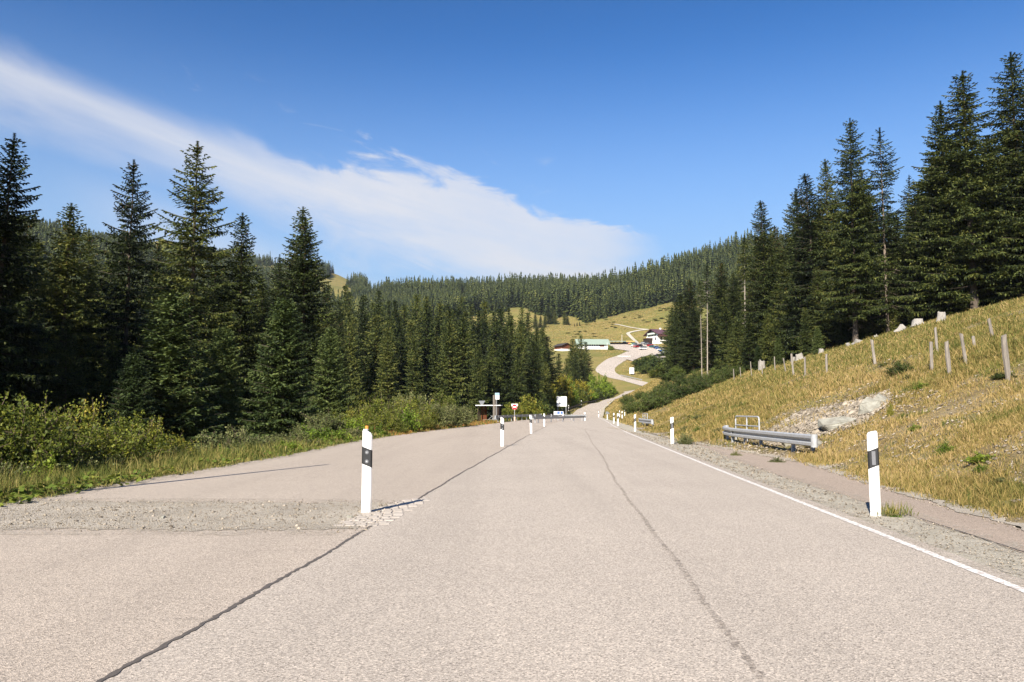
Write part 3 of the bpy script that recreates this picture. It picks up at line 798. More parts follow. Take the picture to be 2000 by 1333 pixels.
def tree_px(kind, px, ptop, d, label, group=None, wide=1.0, zb=None, **kw):
    p = at(px, ptop, d); hgt = p[2] - (h1(p[0], d)-.15)
    return tree(kind, p[0], d, hgt, label, group, wide=wide, **kw)

# left of the lay-by, the ones one can tell apart
for kd, px, pt, d, wd, lb in [
    ('layer', 386, 278, 58, 1.0, "tallest layered spruce left of the road, its cone-laden top standing against the cloud"),
    ('layer', 260, 309, 63, .92, "airy spruce with tiered open branches, standing left of the tallest layered spruce"),
    ('slim', 476, 418, 60, 1.05, "narrow drooping spruce between the tallest layered spruce and the joined pair"),
    ('full', 597, 425, 64, 1.05, "broad golden green spruce in front of its darker twin beside the valley forest"),
    ('slim', 583, 403, 70, 1.0, "darker pointed spruce whose tip rises just behind the broad golden green spruce"),
    ('full', 2, 258, 46, .92, "huge dark spruce cut by the left edge of the picture, cones on its tips"),
    ('slim', 134, 396, 56, 1.15, "dark shaded spruce with a pointed top beside the huge spruce at the picture edge"),
    ('young', 336, 570, 44, 1.18, "young blue green spruce with feathery upturned boughs in front of the tall layered spruces"),
    ('young2', 556, 583, 42, .95, "dense bright green young cone-shaped spruce beside the willow scrub"),
    ('young2', 262, 690, 40, .9, "small young spruce half hidden in the shade at the foot of the airy tiered spruce"),
    ('full', 330, 520, 66, .9, "shaded spruce filling the gap below the two tiered layered spruces"),
    ('slim', 520, 560, 68, 1.0, "shaded spruce low between the narrow drooping spruce and the two joined spruces"),
    ('young', 640, 640, 58, .9, "small spruce at the right foot of the two joined spruces"),
    ('young2', 430, 640, 50, .9, "half grown spruce at the foot of the narrow drooping spruce")]:
    tree_px(kd, px, pt, d, lb, wide=wd*1.1, rz=rng.uniform(0, 6.28))
G1 = "dark spruces crowded on the left side"
L1 = "dark shaded spruce crowded behind the tall layered spruces on the left"
for px, pt, d, wd in [(40,440,62,1.2),(75,470,70,1.2),(180,455,72,1.2),(215,480,80,1.2),(300,470,78,1.1),(345,480,84,1.1),(420,500,80,1.1),(450,520,90,1.1),(510,540,86,1.1),(540,500,92,1.0),(640,560,88,1.1),
                     (20,500,74,1.2),(110,500,82,1.2),(160,520,60,1.1),(200,560,66,1.1),(90,560,58,1.1),(250,540,90,1.2),(390,560,72,1.0),(480,590,76,1.0),(620,600,78,1.0),(-30,420,55,1.1),(60,600,52,1.1),(140,620,50,1.1),(215,640,56,1.0),
                     (-60,350,60,1.1),(15,620,48,1.1),(300,600,74,1.0),(660,610,100,1.0),(590,620,90,1.0)]:
    tree_px(['slim','full','slim','mid0','mid1'][rng.integers(0, 5)], px, pt, d, L1, G1, wide=wd)
# trees outside the frame to the left that shade the stand
GS = "spruces beyond the left picture edge"
for x, y, h_ in [(-28,30,26),(-34,38,28),(-30,22,25),(-38,28,28),(-38,46,26),(-43,38,29),(-46,54,27),(-40,18,25),(-24,18,14),(-52,47,29),(-33,12,22),(-47,26,29)]:
    tree(['mid0','mid1','mid3'][rng.integers(0, 3)], x, y, h_, "dark spruce standing beyond the left picture edge", GS, wide=1.3)

# right hand forest edge
RT = [
 ('tall', 1880, 140, 85, 1.05, "tallest broad spruce on the right, golden-tipped, rising above the big stump"),
 ('full', 1838, 195, 88, .95, "dark spruce hugging the left flank of the tallest broad spruce on the right"),
 ('tall', 1972, 105, 84, 1.0, "topmost spruce at the right picture edge, its spire the highest of all"),
 ('full', 2035, 150, 80, 1.1, "dark spruce cut by the right picture edge"),
 ('tall', 1655, 236, 92, .82, "tall flat-topped spruce with a long bare grey trunk right of the bleached poles"),
 ('open', 1718, 250, 96, .95, "thin see-through spruce with pale trunk between the bare-trunked and the broad tall ones"),
 ('full', 1690, 330, 99, .8, "full green spruce filling the gap behind the thin see-through spruce"),
 ('open', 1763, 345, 108, .85, "pale thin spire rising behind the gap beside the tallest broad spruce"),
 ('slim', 1611, 310, 104, .8, "slender spruce top just left of the flattened-top spruce"),
 ('slim', 1587, 333, 104, 1.0, "olive green pointed spruce left of the flattened-top spruce"),
 ('full', 1550, 366, 112, .9, "dark conical spruce between the olive pointed spruce and the small-headed spruce"),
 ('slim', 1492, 390, 122, .95, "spruce with a small head on a bare neck left of the dark conical one"),
 ('pole', 1451, 462, 135, 1.0, "dry-looking spruce with a thin top beside the two bleached bare poles"),
 ('pole', 1367, 545, 137, .7, "left one of the two bleached bare-trunked spruces"),
 ('pole', 1377, 515, 138, .7, "right one of the two bleached bare-trunked spruces, slightly thicker"),
 ('slim', 1345, 545, 165, 1.1, "green spruce at the left end of the forest beside the hotel"),
 ('slim', 1408, 512, 150, 1.1, "olive spruce just right of the two bleached bare poles"),
 ('full', 1430, 530, 142, .9, "drooping spruce in front of the dry-looking thin-topped spruce"),
 ('tall', 1925, 330, 90, .9, "shaded spruce between the two tallest spruces on the right"),
 ('full', 1790, 380, 96, .9, "mid-height spruce left of the tallest broad spruce on the right"),
]
for kd, px, pt, d, wd, lb in RT: tree_px(kd, px, pt, d, lb, wide=wd*1.25)
G2 = "spruces packed in the right forest"
L2 = "dark green spruce packed deep in the forest edge above the right bank"
for px, pt, d, wd in [(1320,590,185,1.2),(1332,575,175,1.2),(1352,600,158,1.2),(1390,590,158,1.1),(1420,580,135,1.0),(1440,610,128,1.0),(1465,560,128,1.0),(1475,520,135,1.0),(1510,500,120,1.0),(1525,480,125,1.0),(1500,610,112,.9),(1535,560,110,.9),(1560,500,106,.95),(1575,600,102,.85),(1600,520,102,.9),(1625,470,104,.9),(1640,540,98,.8),(1670,450,100,.9),(1680,560,96,.8),(1705,480,100,.9),(1735,470,103,.9),(1740,560,96,.8),(1770,500,98,.9),(1780,580,92,.75),(1810,430,96,.9),(1830,520,92,.8),(1860,430,92,.9),(1900,460,90,.8),(1950,350,92,.9),(1945,480,88,.8),(1990,420,86,.9),(2000,300,92,.9),(2060,260,86,1.0),(1850,330,100,1.0),(1915,270,100,1.0),(1730,400,118,1.0),(1650,420,118,1.0),(1580,430,122,1.0),(1520,440,140,1.0),(1480,480,150,1.0),(1440,520,160,1.0),(1400,560,170,1.0),(1360,585,185,1.1),(1325,610,200,1.2),(1310,600,215,1.1),(1318,620,170,.9),(1340,640,160,1.0),(1385,620,150,1.0),(1425,640,132,1.0),(1460,620,122,1.0),(1500,560,124,1.1),(1545,480,118,1.1),(1600,400,112,1.0),(1630,390,108,1.0),(1675,380,112,1.0),(1700,400,106,1.0),(1745,420,106,1.1),(1775,450,104,1.1),(1800,350,104,1.1),(1820,310,98,1.1),(1890,300,96,1.1),(1930,400,100,1.1),(1960,250,98,1.1),(1870,480,94,1.0),(1985,500,88,1.0),(1915,520,88,.9)]:
    tree_px(['slim','full','mid0','mid2','mid1','tall'][rng.integers(0, 6)], px, pt, d, L2, G2, wide=wd*1.22)
for px, pt, d in [(1597,640,96),(1480,675,112),(1520,660,104)]:
    tree_px('young2', px, pt, d, "little bushy spruce growing at the foot of the right forest edge", "little spruces at the right forest edge")

# valley forest in the middle
G3 = "spruces of the valley forest in the middle"
L3 = "slender olive green spruce standing in the dense valley forest left of the road"
tops = lambda px: np.interp(px, [630, 680, 760, 830, 900, 960, 1010, 1040, 1060, 1085], [588, 585, 590, 592, 594, 602, 614, 628, 652, 690])
cnt = 0
for row, (d0, dt, st) in enumerate([(128, 40, 25), (147, 18, 23), (170, 6, 22), (200, 0, 21), (240, -3, 20)]):
    px = 622 + rng.uniform(0, 10)
    while px < 1082:
        d = d0*rng.uniform(.95, 1.06)
        if rng.uniform() > .06:
            pt = tops(px) + dt + rng.normal()*15 + (18 if rng.uniform() < .2 else 0)
            p = at(px, pt, d); hg = p[2]-h1(p[0], d)
            if 9 < hg < 36 and p[0] < xL(d)-3: tree(['mid0','mid1','mid2','mid3'][rng.integers(0, 4)], p[0], d, hg, L3, G3, wide=rng.uniform(.85, 1.1)*min(1.1, 22/hg)**.5); cnt += 1
        px += st*rng.uniform(.75, 1.25)
for px, pt, d in [(1118,662,265),(1134,655,275),(1146,668,285),(1125,690,255),(1108,700,245),(1140,695,272),(1092,690,225),(1075,700,205),(1100,722,235),(1128,672,290),(1112,680,280)]:
    tree_px('mid%d' % rng.integers(0, 4), px, pt, d, "spruce in the small clump in front of the long green-roofed building", "spruces in front of the green-roofed building", wide=.95)
print("near/mid trees", tree_n, cnt)
# spruces standing singly on the meadow below the hill
for px, py, hp in [(1071,634,34),(1079,632,30),(1084,634,26),(1064,640,24),(1103,635,26),(1108,635,18),(1056,640,22),(1046,642,28),(1127,637,7),(1132,637,8),(1162,630,9),(1122,638,6)]:
    p = hit(px, py); hg = hp*p[1]/FPX
    tree('mid%d' % rng.integers(0, 4), p[0], p[1], hg*1.1, "spruce standing free on the meadow below the wooded hill", "free-standing spruces on the meadow", wide=1.35)
# wooded hills: the nearest as trees of their own, the rest as one far-off wood
cell = 5.3
X, Y = np.meshgrid(np.arange(-700, 900, cell), np.arange(300, 1420, cell))
X = (X + rng.uniform(-.48, .48, X.shape)*cell).ravel(); Y = (Y + rng.uniform(-.48, .48, Y.shape)*cell).ravel()
ok = (np.abs(X) < Y*.70) & (Y > 300); X, Y = X[ok], Y[ok]
Z = H(X, Y); PX, PY, _ = proj(X, Y, Z)
lim = np.interp(PX, [600, 640, 700, 840, 940, 1000, 1040, 1062, 1085, 1110, 1150, 1190, 1230, 1262, 1300, 1345, 1480, 1700, 2000], [650, 650, 650, 640, 614, 609, 611, 618, 622, 616, 633, 620, 609, 603, 593, 590, 640, 640, 600])
big = np.sin(X*.021+1.3*np.sin(Y*.017))+np.sin(Y*.027+X*.011+2)+.6*np.sin(X*.06+Y*.045)
def in_ell(cx_, cy_, rx, ry): return ((PX-cx_)/rx)**2+((PY-cy_)/ry)**2 < 1
meadow = in_ell(655, 585, 34, 26) | in_ell(832, 602, 10, 10) | in_ell(668, 545, 26, 14) | in_ell(900, 598, 16, 9) | in_ell(1010, 606, 26, 5) | in_ell(800, 570, 18, 8) | in_ell(735, 572, 22, 8) | in_ell(970, 590, 14, 6)
bald = ((PX > 595) & (PX < 700) & (Y > 1050) & (big < 1.1)) | ((PX > 255) & (PX < 350) & (Y > 820) & (big < 1.5)) | ((PX > 500) & (PX < 600) & (Y > 1100) & (big < .1))
low = (Y < 420) & (X > -40)                        # car park side stays open
keep = (PY < lim) & ~meadow & ~bald & ~low & (big > -1.9) & (PX > -60) & (PX < 1600)
keep &= ~((PX > 1040) & (PX < 1310) & (Y < 560))
keep &= ~((X > -75) & (Y < 330))
keep &= (PX < 640) | (PX > 1300) | (Y > 430)
X, Y, Z, PX, PY = (a[keep] for a in (X, Y, Z, PX, PY))
# drop ground that the terrain itself hides
vis = np.ones(len(X), bool)
for f in np.linspace(.25, .97, 30):
    zz = CAMZ + (Z+20-CAMZ)*f
    vis &= H(X*f, Y*f) < zz
X, Y, Z, PX, PY = (a[vis] for a in (X, Y, Z, PX, PY))
order = np.argsort(Y + np.where((PX > 690) & (PX < 1300), 0, 500))
n_ind = 24
hh = rng.uniform(12, 25, len(X))*(1+.12*np.sin(X*.05+2*np.sin(Y*.04))); hh *= np.clip(1.12 - .0003*np.maximum(0, Y-700), .8, 1.1)
for i in order[:n_ind]:
    tree('far%d' % rng.integers(0, 3), X[i], Y[i], hh[i], "spruce along the lower edge of the wooded hill behind the meadow", "spruces at the lower edge of the far hill", wide=rng.uniform(.95, 1.25))
rest = order[n_ind:]
LT = [low_tree(np.random.default_rng(s)) for s in range(6)]
chunks = []
which = rng.integers(0, 6, len(rest)); rot = rng.uniform(0, 6.28, len(rest)); wdt = rng.uniform(.85, 1.55, len(rest))
for k in range(6):
    s = rest[which == k]; q = LT[k][None]*hh[s][:, None, None, None]
    w_ = wdt[which == k][:, None, None]; r_ = rot[which == k][:, None, None]
    x = (q[..., 0]*np.cos(r_) - q[..., 1]*np.sin(r_))*w_ + X[s][:, None, None]
    y = (q[..., 0]*np.sin(r_) + q[..., 1]*np.cos(r_))*w_ + Y[s][:, None, None]
    chunks.append(np.stack([x, y, q[..., 2] + Z[s][:, None, None]-.3], -1).reshape(-1, 4, 3))
Q = np.concatenate(chunks)
o = link("far_wood", mk_mesh("far_wood", Q.reshape(-1, 3), np.arange(len(Q)*4).reshape(-1, 4), None, M['far_spruce']))
tag(o, "dense dark spruce wood covering the hills behind the valley", "forest", kind="stuff")
print("far wood trees", len(rest), "quads", len(Q), "individual trees", tree_n)
# ------------------------------------------------------------------ forest floors
def m_floor():
    t = NT("forest_litter"); p = t.pos()
    c = t.ramp(t.noise(.8, 6, .65, p), [(.3, (.028, .022, .014)), (.55, (.06, .045, .026)), (.75, (.06, .07, .02))])
    t.bsdf(c, .95, 0, .1, t.noise(5, 5, .7, p), .6, .08); return t.m
M['floor'] = m_floor()
_fl = lambda y: np.interp(y, [40, 70, 83, 91, 108, 125, 150, 190, 230], [57, 51, 47.5, 40.5, 39.5, 40, 39.5, 41, 45]) + .8*np.sin(y*.9) + .5*np.sin(y*2.3)
sheet("forest_floor", _fl, lambda y: _fl(y)+75, np.arange(66, 232, .8), M['floor'], .05, 40)
sheet("forest_floor", lambda y: xL(y)-90, lambda y: xL(y)-7-3*np.sin(y*.21)**2-.5*np.sin(y*1.9), np.arange(18, 150, .8), M['floor'], .06, 50)

# ------------------------------------------------------------------ bushes
def in_scr(px, py): return 1460 < px < 1745 and 755 < py < 880
def bush_mesh(g, Ht, W, ns, nl, ls, up=.5, spread=.16, leafy=.2):
    Q = []; sb = MB()
    for i in range(ns):
        a = g.uniform(0, 6.283); r = W*.5*math.sqrt(g.uniform(.02, 1)); hz = Ht*(1-(.65*(r/(W*.5))**2))*g.uniform(.62, 1.05)
        b0 = np.array([math.cos(a)*r*.25, math.sin(a)*r*.25, 0]); e = np.array([math.cos(a)*r, math.sin(a)*r, hz])
        mid = b0*.5+e*.5 + np.array([0, 0, hz*.10]) - (e-b0)*[.18, .18, 0] + g.normal(size=3)*W*.03
        def path(s): s = s[:, None]; return b0*(1-s)**2 + 2*mid*s*(1-s) + e*s*s
        sp = path(np.linspace(0, 1, 5)); sb.tube([tuple(p) for p in sp], [max(.006, .012*Ht/2)*(1-.17*k) for k in range(5)], 4, False)
        s = leafy + (1-leafy)*g.uniform(size=nl)**.7
        p = path(s)
        # short side twigs carry the leaves
        k = 7; ts = leafy + (1-leafy)*g.uniform(size=k); tp_ = path(ts); td = nrm(g.normal(size=(k, 3))+[0, 0, .5])*W*spread*g.uniform(.5, 1.5, (k, 1))
        for j in range(0, k, 2): sb.tube([tuple(tp_[j]), tuple(tp_[j]+td[j])], [.006, .003], 3, False)
        w_ = g.integers(0, k, nl); q = g.uniform(size=nl)
        tw = tp_[w_] + td[w_]*q[:, None]
        use = g.uniform(size=nl) < .72
        p = np.where(use[:, None], tw, p) + g.normal(size=(nl, 3))*W*.018
        d = nrm(g.normal(size=(nl, 3)) + [0, 0, .15] + nrm(td[w_])*.8)
        L = ls*g.uniform(.6, 1.35, nl)[:, None]
        wv = nrm(np.cross(d, nrm(g.normal(size=(nl, 3))*.7+[0, 0, 1])))*L*.32
        p[:, 2] = np.maximum(p[:, 2], .03)
        Q.append(rhomb(p, p+d*L, wv))
    Q = np.concatenate(Q)
    return Q.reshape(-1, 3), np.arange(len(Q)*4).reshape(-1, 4), sb
class BK: pass
BKS = {}
def bush_kind(name, mat, seed, Ht, W, **kw):
    b = BK(); b.h, b.w = Ht, W
    V, F, sb = bush_mesh(np.random.default_rng(seed), Ht, W, **kw)
    b.fol = mk_mesh("foliage_"+name, V, F, None, mat); b.stem = sb.mesh("stem_"+name, M['twig']); b.root = None
    BKS[name] = b
bush_kind('leafy', M['bush'], 1, 2.0, 2.4, ns=50, nl=250, ls=.07)
bush_kind('leafy2', M['bush'], 2, 2.0, 2.8, ns=52, nl=250, ls=.062)
bush_kind('weedy', M['bush_grey'], 3, 1.2, 1.8, ns=60, nl=110, ls=.07, leafy=.1)
bush_kind('willow', M['bush_grey'], 4, 2.4, 2.6, ns=55, nl=170, ls=.09)
bush_kind('dark', M['bush_dark'], 5, 2.2, 3.0, ns=48, nl=170, ls=.10)
bush_kind('yellow', M['bush_yellow'], 6, 6.0, 5.0, ns=60, nl=150, ls=.26, spread=.13)
bush_kind('lime', M['bush_lime'], 7, 5.0, 5.5, ns=60, nl=150, ls=.26, spread=.13)
bush_kind('olive', M['bush'], 8, 4.5, 5.0, ns=60, nl=150, ls=.24, spread=.13)
bush_kind('big_dark', M['bush_dark'], 9, 4.5, 5.5, ns=60, nl=150, ls=.25, spread=.13)
bush_kind('lime_low', M['bush_lime'], 10, 1.0, 1.6, ns=40, nl=110, ls=.075, leafy=.1)
def bush(kind, x, y, hgt, wid, label, group=None, name="bush"):
    b = BKS[kind]; z = h1(x, y)-.08; rz = rng.uniform(0, 6.28)
    sc_ = (wid/b.w, wid/b.w, hgt/b.h)
    if b.root is None:
        b.root = thing(name, label, "bush", (x, y, z), rz, group); b.root.scale = sc_
        link("foliage", b.fol, b.root); link("stem", b.stem, b.root); return b.root
    r = dup(b.root, (x, y, z), rz, label, group, sc_); r.name = name
    if not group and "group" in r: del r["group"]
    return r
def fit_d(px, d, wpx):
    if px < 985 or d < 95: return d
    while d < 330 and (px-CX+wpx*.35)/FPX*d > xL(d)-1.2: d += 2
    return d
def bush_px(kind, px, ptop, d, wpx, label, group=None):
    d0 = d; d = fit_d(px, d, wpx); p = at(px, ptop, d); hgt = max(.4, p[2]-h1(p[0], d)+.08)
    if d > d0: hgt = max(hgt, wpx*d/FPX*.45)
    return bush(kind, p[0], d, hgt, wpx*d/FPX, label, group)
def bush_hit(kind, px, pbase, hpx, wpx, label, group=None):
    p = hit(px, pbase); s = p[1]/FPX
    return bush(kind, p[0], p[1], hpx*s, wpx*s, label, group)
GA, LA = "thicket at the near left edge of the lay-by", "leafy green and yellow bush in the thicket at the near left edge of the lay-by"
for px, pt, d, wp, k in [(35,752,14.5,260,'leafy'),(-60,760,14,260,'leafy2'),(110,790,15.5,230,'leafy2'),(190,812,16.5,200,'leafy'),(255,792,18.5,180,'leafy'),(300,815,19.5,170,'leafy2'),(335,850,20.5,140,'leafy'),(150,770,18,220,'leafy2'),(60,780,17.5,240,'leafy'),(225,830,17,160,'leafy2'),(-120,740,13,240,'leafy'),(70,850,14.6,180,'weedy'),(160,865,15.8,150,'weedy')]:
    bush_px(k, px, pt, d, wp, LA, GA)
for px, pt, d, wp, k in [(10, 902, 13.0, 120, 'weedy'), (80, 898, 13.8, 110, 'lime_low'), (150, 892, 14.9, 110, 'weedy'), (215, 888, 15.8, 100, 'weedy'), (270, 880, 17.2, 90, 'lime_low'), (325, 872, 18.8, 90, 'weedy'), (-60, 900, 12.4, 130, 'leafy2')]:
    bush_px(k, px, pt, d, wp, LA, GA)
GB, LB = "weedy shrubs along the left edge of the lay-by", "low weedy grey green shrub along the left edge of the lay-by"
for px, pt, d, wp, k in [(375,868,21.5,90,'weedy'),(420,842,23,110,'weedy'),(465,832,25,110,'weedy'),(500,850,24.5,90,'weedy'),(535,848,26.5,100,'weedy'),(575,842,28,90,'weedy'),(610,835,30,95,'lime_low'),(650,838,32,90,'lime_low'),(560,870,24.5,70,'lime_low'),(690,835,35,80,'weedy'),(440,875,22.2,80,'lime_low'),(730,832,39,70,'lime_low')]:
    bush_px(k, px, pt, d, wp, LB, GB)
GC, LC = "willow scrub between the lay-by and the valley forest", "olive green willow bush between the lay-by and the valley forest"
for px, pt, d, wp, k in [(635,792,36,110,'willow'),(665,800,38,120,'leafy'),(700,788,42,110,'leafy2'),(735,775,45,110,'leafy'),(775,772,48,100,'leafy2'),(810,768,52,100,'leafy'),(845,778,56,90,'willow'),(880,782,60,85,'willow'),(905,788,64,60,'willow'),(690,815,36,80,'lime_low'),(760,805,43,80,'leafy'),(820,805,50,70,'leafy2'),(605,820,34,80,'willow'),(720,760,60,110,'leafy2'),(800,752,72,100,'willow'),(870,760,80,90,'leafy'),(790,800,46,70,'lime_low')]:
    bush_px(k, px, pt, d, wp, LC, GC)
GD, LD = "broadleaf bushes along the far guardrail", "green broadleaf bush growing behind the long far guardrail"
for px, pt, d, wp, k in [(985,800,100,45,'olive'),(1000,788,110,55,'olive'),(1030,772,122,60,'olive'),(1050,760,132,60,'big_dark'),(1070,756,140,55,'olive'),(1085,765,148,50,'big_dark'),(1125,752,160,60,'big_dark'),(1140,756,172,55,'lime'),(1155,750,185,50,'big_dark'),(1172,750,200,44,'lime'),(1190,758,212,36,'lime'),(1145,770,178,40,'lime'),(1165,765,200,36,'lime'),(1120,772,158,34,'big_dark'),(1060,785,125,36,'olive'),(1018,795,112,36,'olive'),(1182,768,215,30,'olive')]:
    bush_px(k, px, pt, d, wp, LD, GD)
for px, pt, d, wp, k in [(1110,734,190,40,'lime'),(1135,736,200,44,'yellow'),(1160,728,220,46,'lime'),(1177,731,230,40,'lime'),(1190,743,235,30,'lime'),(1150,755,190,40,'lime'),(1172,756,200,36,'big_dark'),(1130,760,190,36,'olive'),(1108,752,180,36,'lime'),(1188,762,230,30,'olive')]:
    bush_px(k, px, pt, d, wp, 'tall leafy green and yellow shrub filling the hollow left of the climbing road', 'leafy shrubs in the hollow by the climbing road')
bush_px('yellow', 1098, 722, 165, 52, "tall yellow turning broadleaf tree behind the white notice board", None)
bush_px('yellow', 1075, 738, 168, 40, "shorter yellow green tree left of the tall yellow turning one")
GE, LE = "bushes on the slope right of the far road", "dark green bush on the slope right of the narrowing road"
for px, pb, hp, wp, k in [(1235,808,32,50,'dark'),(1262,806,40,60,'dark'),(1290,798,42,60,'dark'),(1225,790,22,40,'dark'),(1318,785,38,56,'dark'),(1345,775,36,56,'dark'),(1370,764,34,52,'dark'),(1395,752,34,50,'dark'),(1420,742,30,46,'dark'),(1300,770,30,50,'dark'),(1275,785,26,44,'dark'),(1330,755,28,46,'dark'),(1440,735,24,36,'dark'),(1250,780,18,34,'dark'),(1360,745,26,40,'dark'),(1405,730,22,36,'dark')]:
    bush_hit(k, px, pb, hp, wp, LE, GE)
GF, LF = "bushes below the car park", "rounded dark bush on the bank below the car park"
for px, pb, hp, wp, k in [(1250,718,16,28,'big_dark'),(1268,716,20,34,'big_dark'),(1285,722,22,34,'big_dark'),(1300,732,24,36,'big_dark'),(1262,730,16,28,'big_dark'),(1245,726,10,18,'big_dark'),(1315,725,26,34,'big_dark'),(1280,738,14,26,'olive'),(1305,745,16,30,'big_dark'),(1322,742,24,30,'big_dark')]:
    bush_hit(k, px, pb, hp*1.3, wp*1.35, LF, GF)
for i in range(34):
    px = rng.uniform(1100, 1318); pb = rng.uniform(0, 1); pb = np.interp(px, [1100, 1200, 1260, 1320], [640, 622, 606, 598]) + pb*np.interp(px, [1100, 1200, 1260, 1320], [25, 32, 26, 34])
    bush_hit('dark', px, pb, rng.uniform(1.2, 3.0), rng.uniform(6, 16), "low dwarf shrub patch on the meadow slope above the hotel", "dwarf shrubs on the meadow slope")
bush_hit('lime_low', 1194, 684, 9, 17, "bright green clipped shrub at the corner of the long green-roofed building")
bush_hit('leafy', 1740, 812, 34, 15, "single leafy green shoot beside the tilted rock slab on the bank")
bush_hit('dark', 1760, 732, 34, 62, "wide dwarf bush among the dry grass below the long fence line")
bush_hit('weedy', 1340, 868, 26, 36, "thin weedy bush at the foot of the second white post on the right")
bush_hit('lime_low', 1850, 885, 28, 50, "low yellowish plant on the near bank right of the white post")
for px, pb, hp, wp in [(1628,986,11,20),(1666,990,11,20),(1256,845,5,9),(1437,890,14,26),(1517,903,16,36)]:
    bush_hit('weedy', px, pb, hp, wp, "small dry weed tuft growing in the gravel verge on the right", "weed tufts in the right gravel verge")

for i in range(46):
    px = rng.uniform(1330, 1995); top = np.interp(px, [1330, 1480, 1650, 2000], [775, 735, 690, 620]); bot = np.interp(px, [1330, 1580, 2000], [850, 885, 1000])
    pb = rng.uniform(top, bot); d_ = hit(px, pb)[1]
    if in_scr(px, pb): continue
    bush_hit(['weedy', 'lime_low', 'dark', 'weedy'][rng.integers(0, 4)], px, pb, rng.uniform(.10, .28)*FPX/d_, rng.uniform(.3, .9)*FPX/d_, "small weedy clump among the dry grass of the bank", "weed clumps on the bank")

# ------------------------------------------------------------------ grass
def blades(x, y, h_, w_, per, spread, leanv=.45):
    n = len(x)*per
    bx = np.repeat(x, per) + rng.normal(size=n)*np.repeat(spread, per); by = np.repeat(y, per) + rng.normal(size=n)*np.repeat(spread, per)
    hh_ = np.repeat(h_, per)*rng.uniform(.45, 1.15, n); ww = np.repeat(w_, per)*rng.uniform(.7, 1.3, n)
    bz = H(bx, by)-.02
    a = rng.uniform(0, 6.283, n); la = rng.uniform(0, 6.283, n); ll = np.abs(rng.normal(size=n))*leanv*hh_
    dx, dy = np.cos(a)*ww, np.sin(a)*ww; lx, ly = np.cos(la)*ll, np.sin(la)*ll
    b = np.stack([bx, by, bz], 1)
    w3 = np.stack([dx, dy, 0*dx], 1)
    m = b + np.stack([lx*.35, ly*.35, hh_*.6], 1); t = b + np.stack([lx, ly, hh_], 1)
    return np.stack([b-w3, b+w3, m+w3*.8, m-w3*.8, t], 1)          # n,5,3
def grass_obj(name, B, mat, label):
    n = len(B); i = np.arange(n)*5
    q = np.stack([i, i+1, i+2, i+3], 1); t = np.stack([i+3, i+2, i+4], 1)
    o = link(name, mk_mesh(name, B.reshape(-1, 3), q, t, mat)); return tag(o, label, "grass", kind="stuff")
def screen_points(n, d0, d1, p0, p1):
    d = np.exp(rng.uniform(math.log(d0), math.log(d1), n)); px = rng.uniform(p0, p1, n)
    return (px-CX)/FPX*d, d
def patch(x, y, f, s=0): return np.sin(x*f+s+1.7*np.sin(y*f*.8))*np.cos(y*f*1.1+s*2+1.3*np.sin(x*f*.7))
# scree polygon on the bank (world)
SCR = [hit(*p)[:2] for p in [(1470,858),(1500,842),(1560,806),(1640,790),(1700,772),(1738,762),(1735,790),(1700,815),(1690,830),(1620,848),(1560,868),(1520,872)]]
def in_poly(x, y, P):
    c = np.zeros(x.shape, bool); j = len(P)-1
    for i in range(len(P)):
        xi, yi = P[i]; xj, yj = P[j]
        c ^= ((yi > y) != (yj > y)) & (x < (xj-xi)*(y-yi)/(yj-yi+1e-12)+xi); j = i
    return c
x, y = screen_points(150000, 5.5, 140, 1150, 2200)
u_ = x - xR(y)
ok = (u_ > .05 + .15*patch(x, y, 3.1)) & (u_ < 42) & ~(in_poly(x, y, SCR) & (rng.uniform(size=len(x)) < .88)) & (x < _fl(np.clip(y, 40, 230))+4)
bare = patch(x, y, .55, 1)+.6*patch(x, y, 1.6, 3)
ok &= (rng.uniform(size=len(x)) < np.clip(1.15 - np.where(bare > .2, .85, 0) - .5*(u_ < .6), 0, 1))
ok &= ~((np.abs(y-26.5) < 5) & (u_ < 1.6) & (rng.uniform(size=len(x)) < .85))
x, y, u_, bare = x[ok], y[ok], u_[ok], bare[ok]
hg = (.12 + .05*patch(x, y, .4, 5) + .04*patch(x, y, 1.3, 2) + .05*(u_ > 5))*np.where(bare > .3, .7, 1)
hg = np.clip(hg*.8, .045, .24)*np.clip(.75+y/120, .75, 1.2)
tall = (rng.uniform(size=len(x)) < .16+.12*patch(x, y, .7, 6)); hg = np.where(tall, np.clip(hg*2.2, .15, .42), hg)
B = blades(x, y, hg, np.maximum(.0028, .00042*y), 9, np.clip(.07+.0026*y, .05, .28), .75)
gsel = (patch(B[:, 0, 0], B[:, 0, 1], .8, 4)+.7*patch(B[:, 0, 0], B[:, 0, 1], 2.3, 9) > .85) & (rng.uniform(size=len(B)) < .75)
gsel |= rng.uniform(size=len(B)) < .10
ub = B[:, 0, 0]-xR(B[:, 0, 1]); gsel |= (rng.uniform(size=len(B)) < .45*sstep(ub, 5, 11))
grass_obj("dry_grass", B[~gsel], M['grass_dry'], "tall dry golden grass covering the bank on the right")
grass_obj("green_grass", B[gsel], M['grass_green'], "greener grass tufts among the dry grass of the bank")
print("bank blades", len(B))
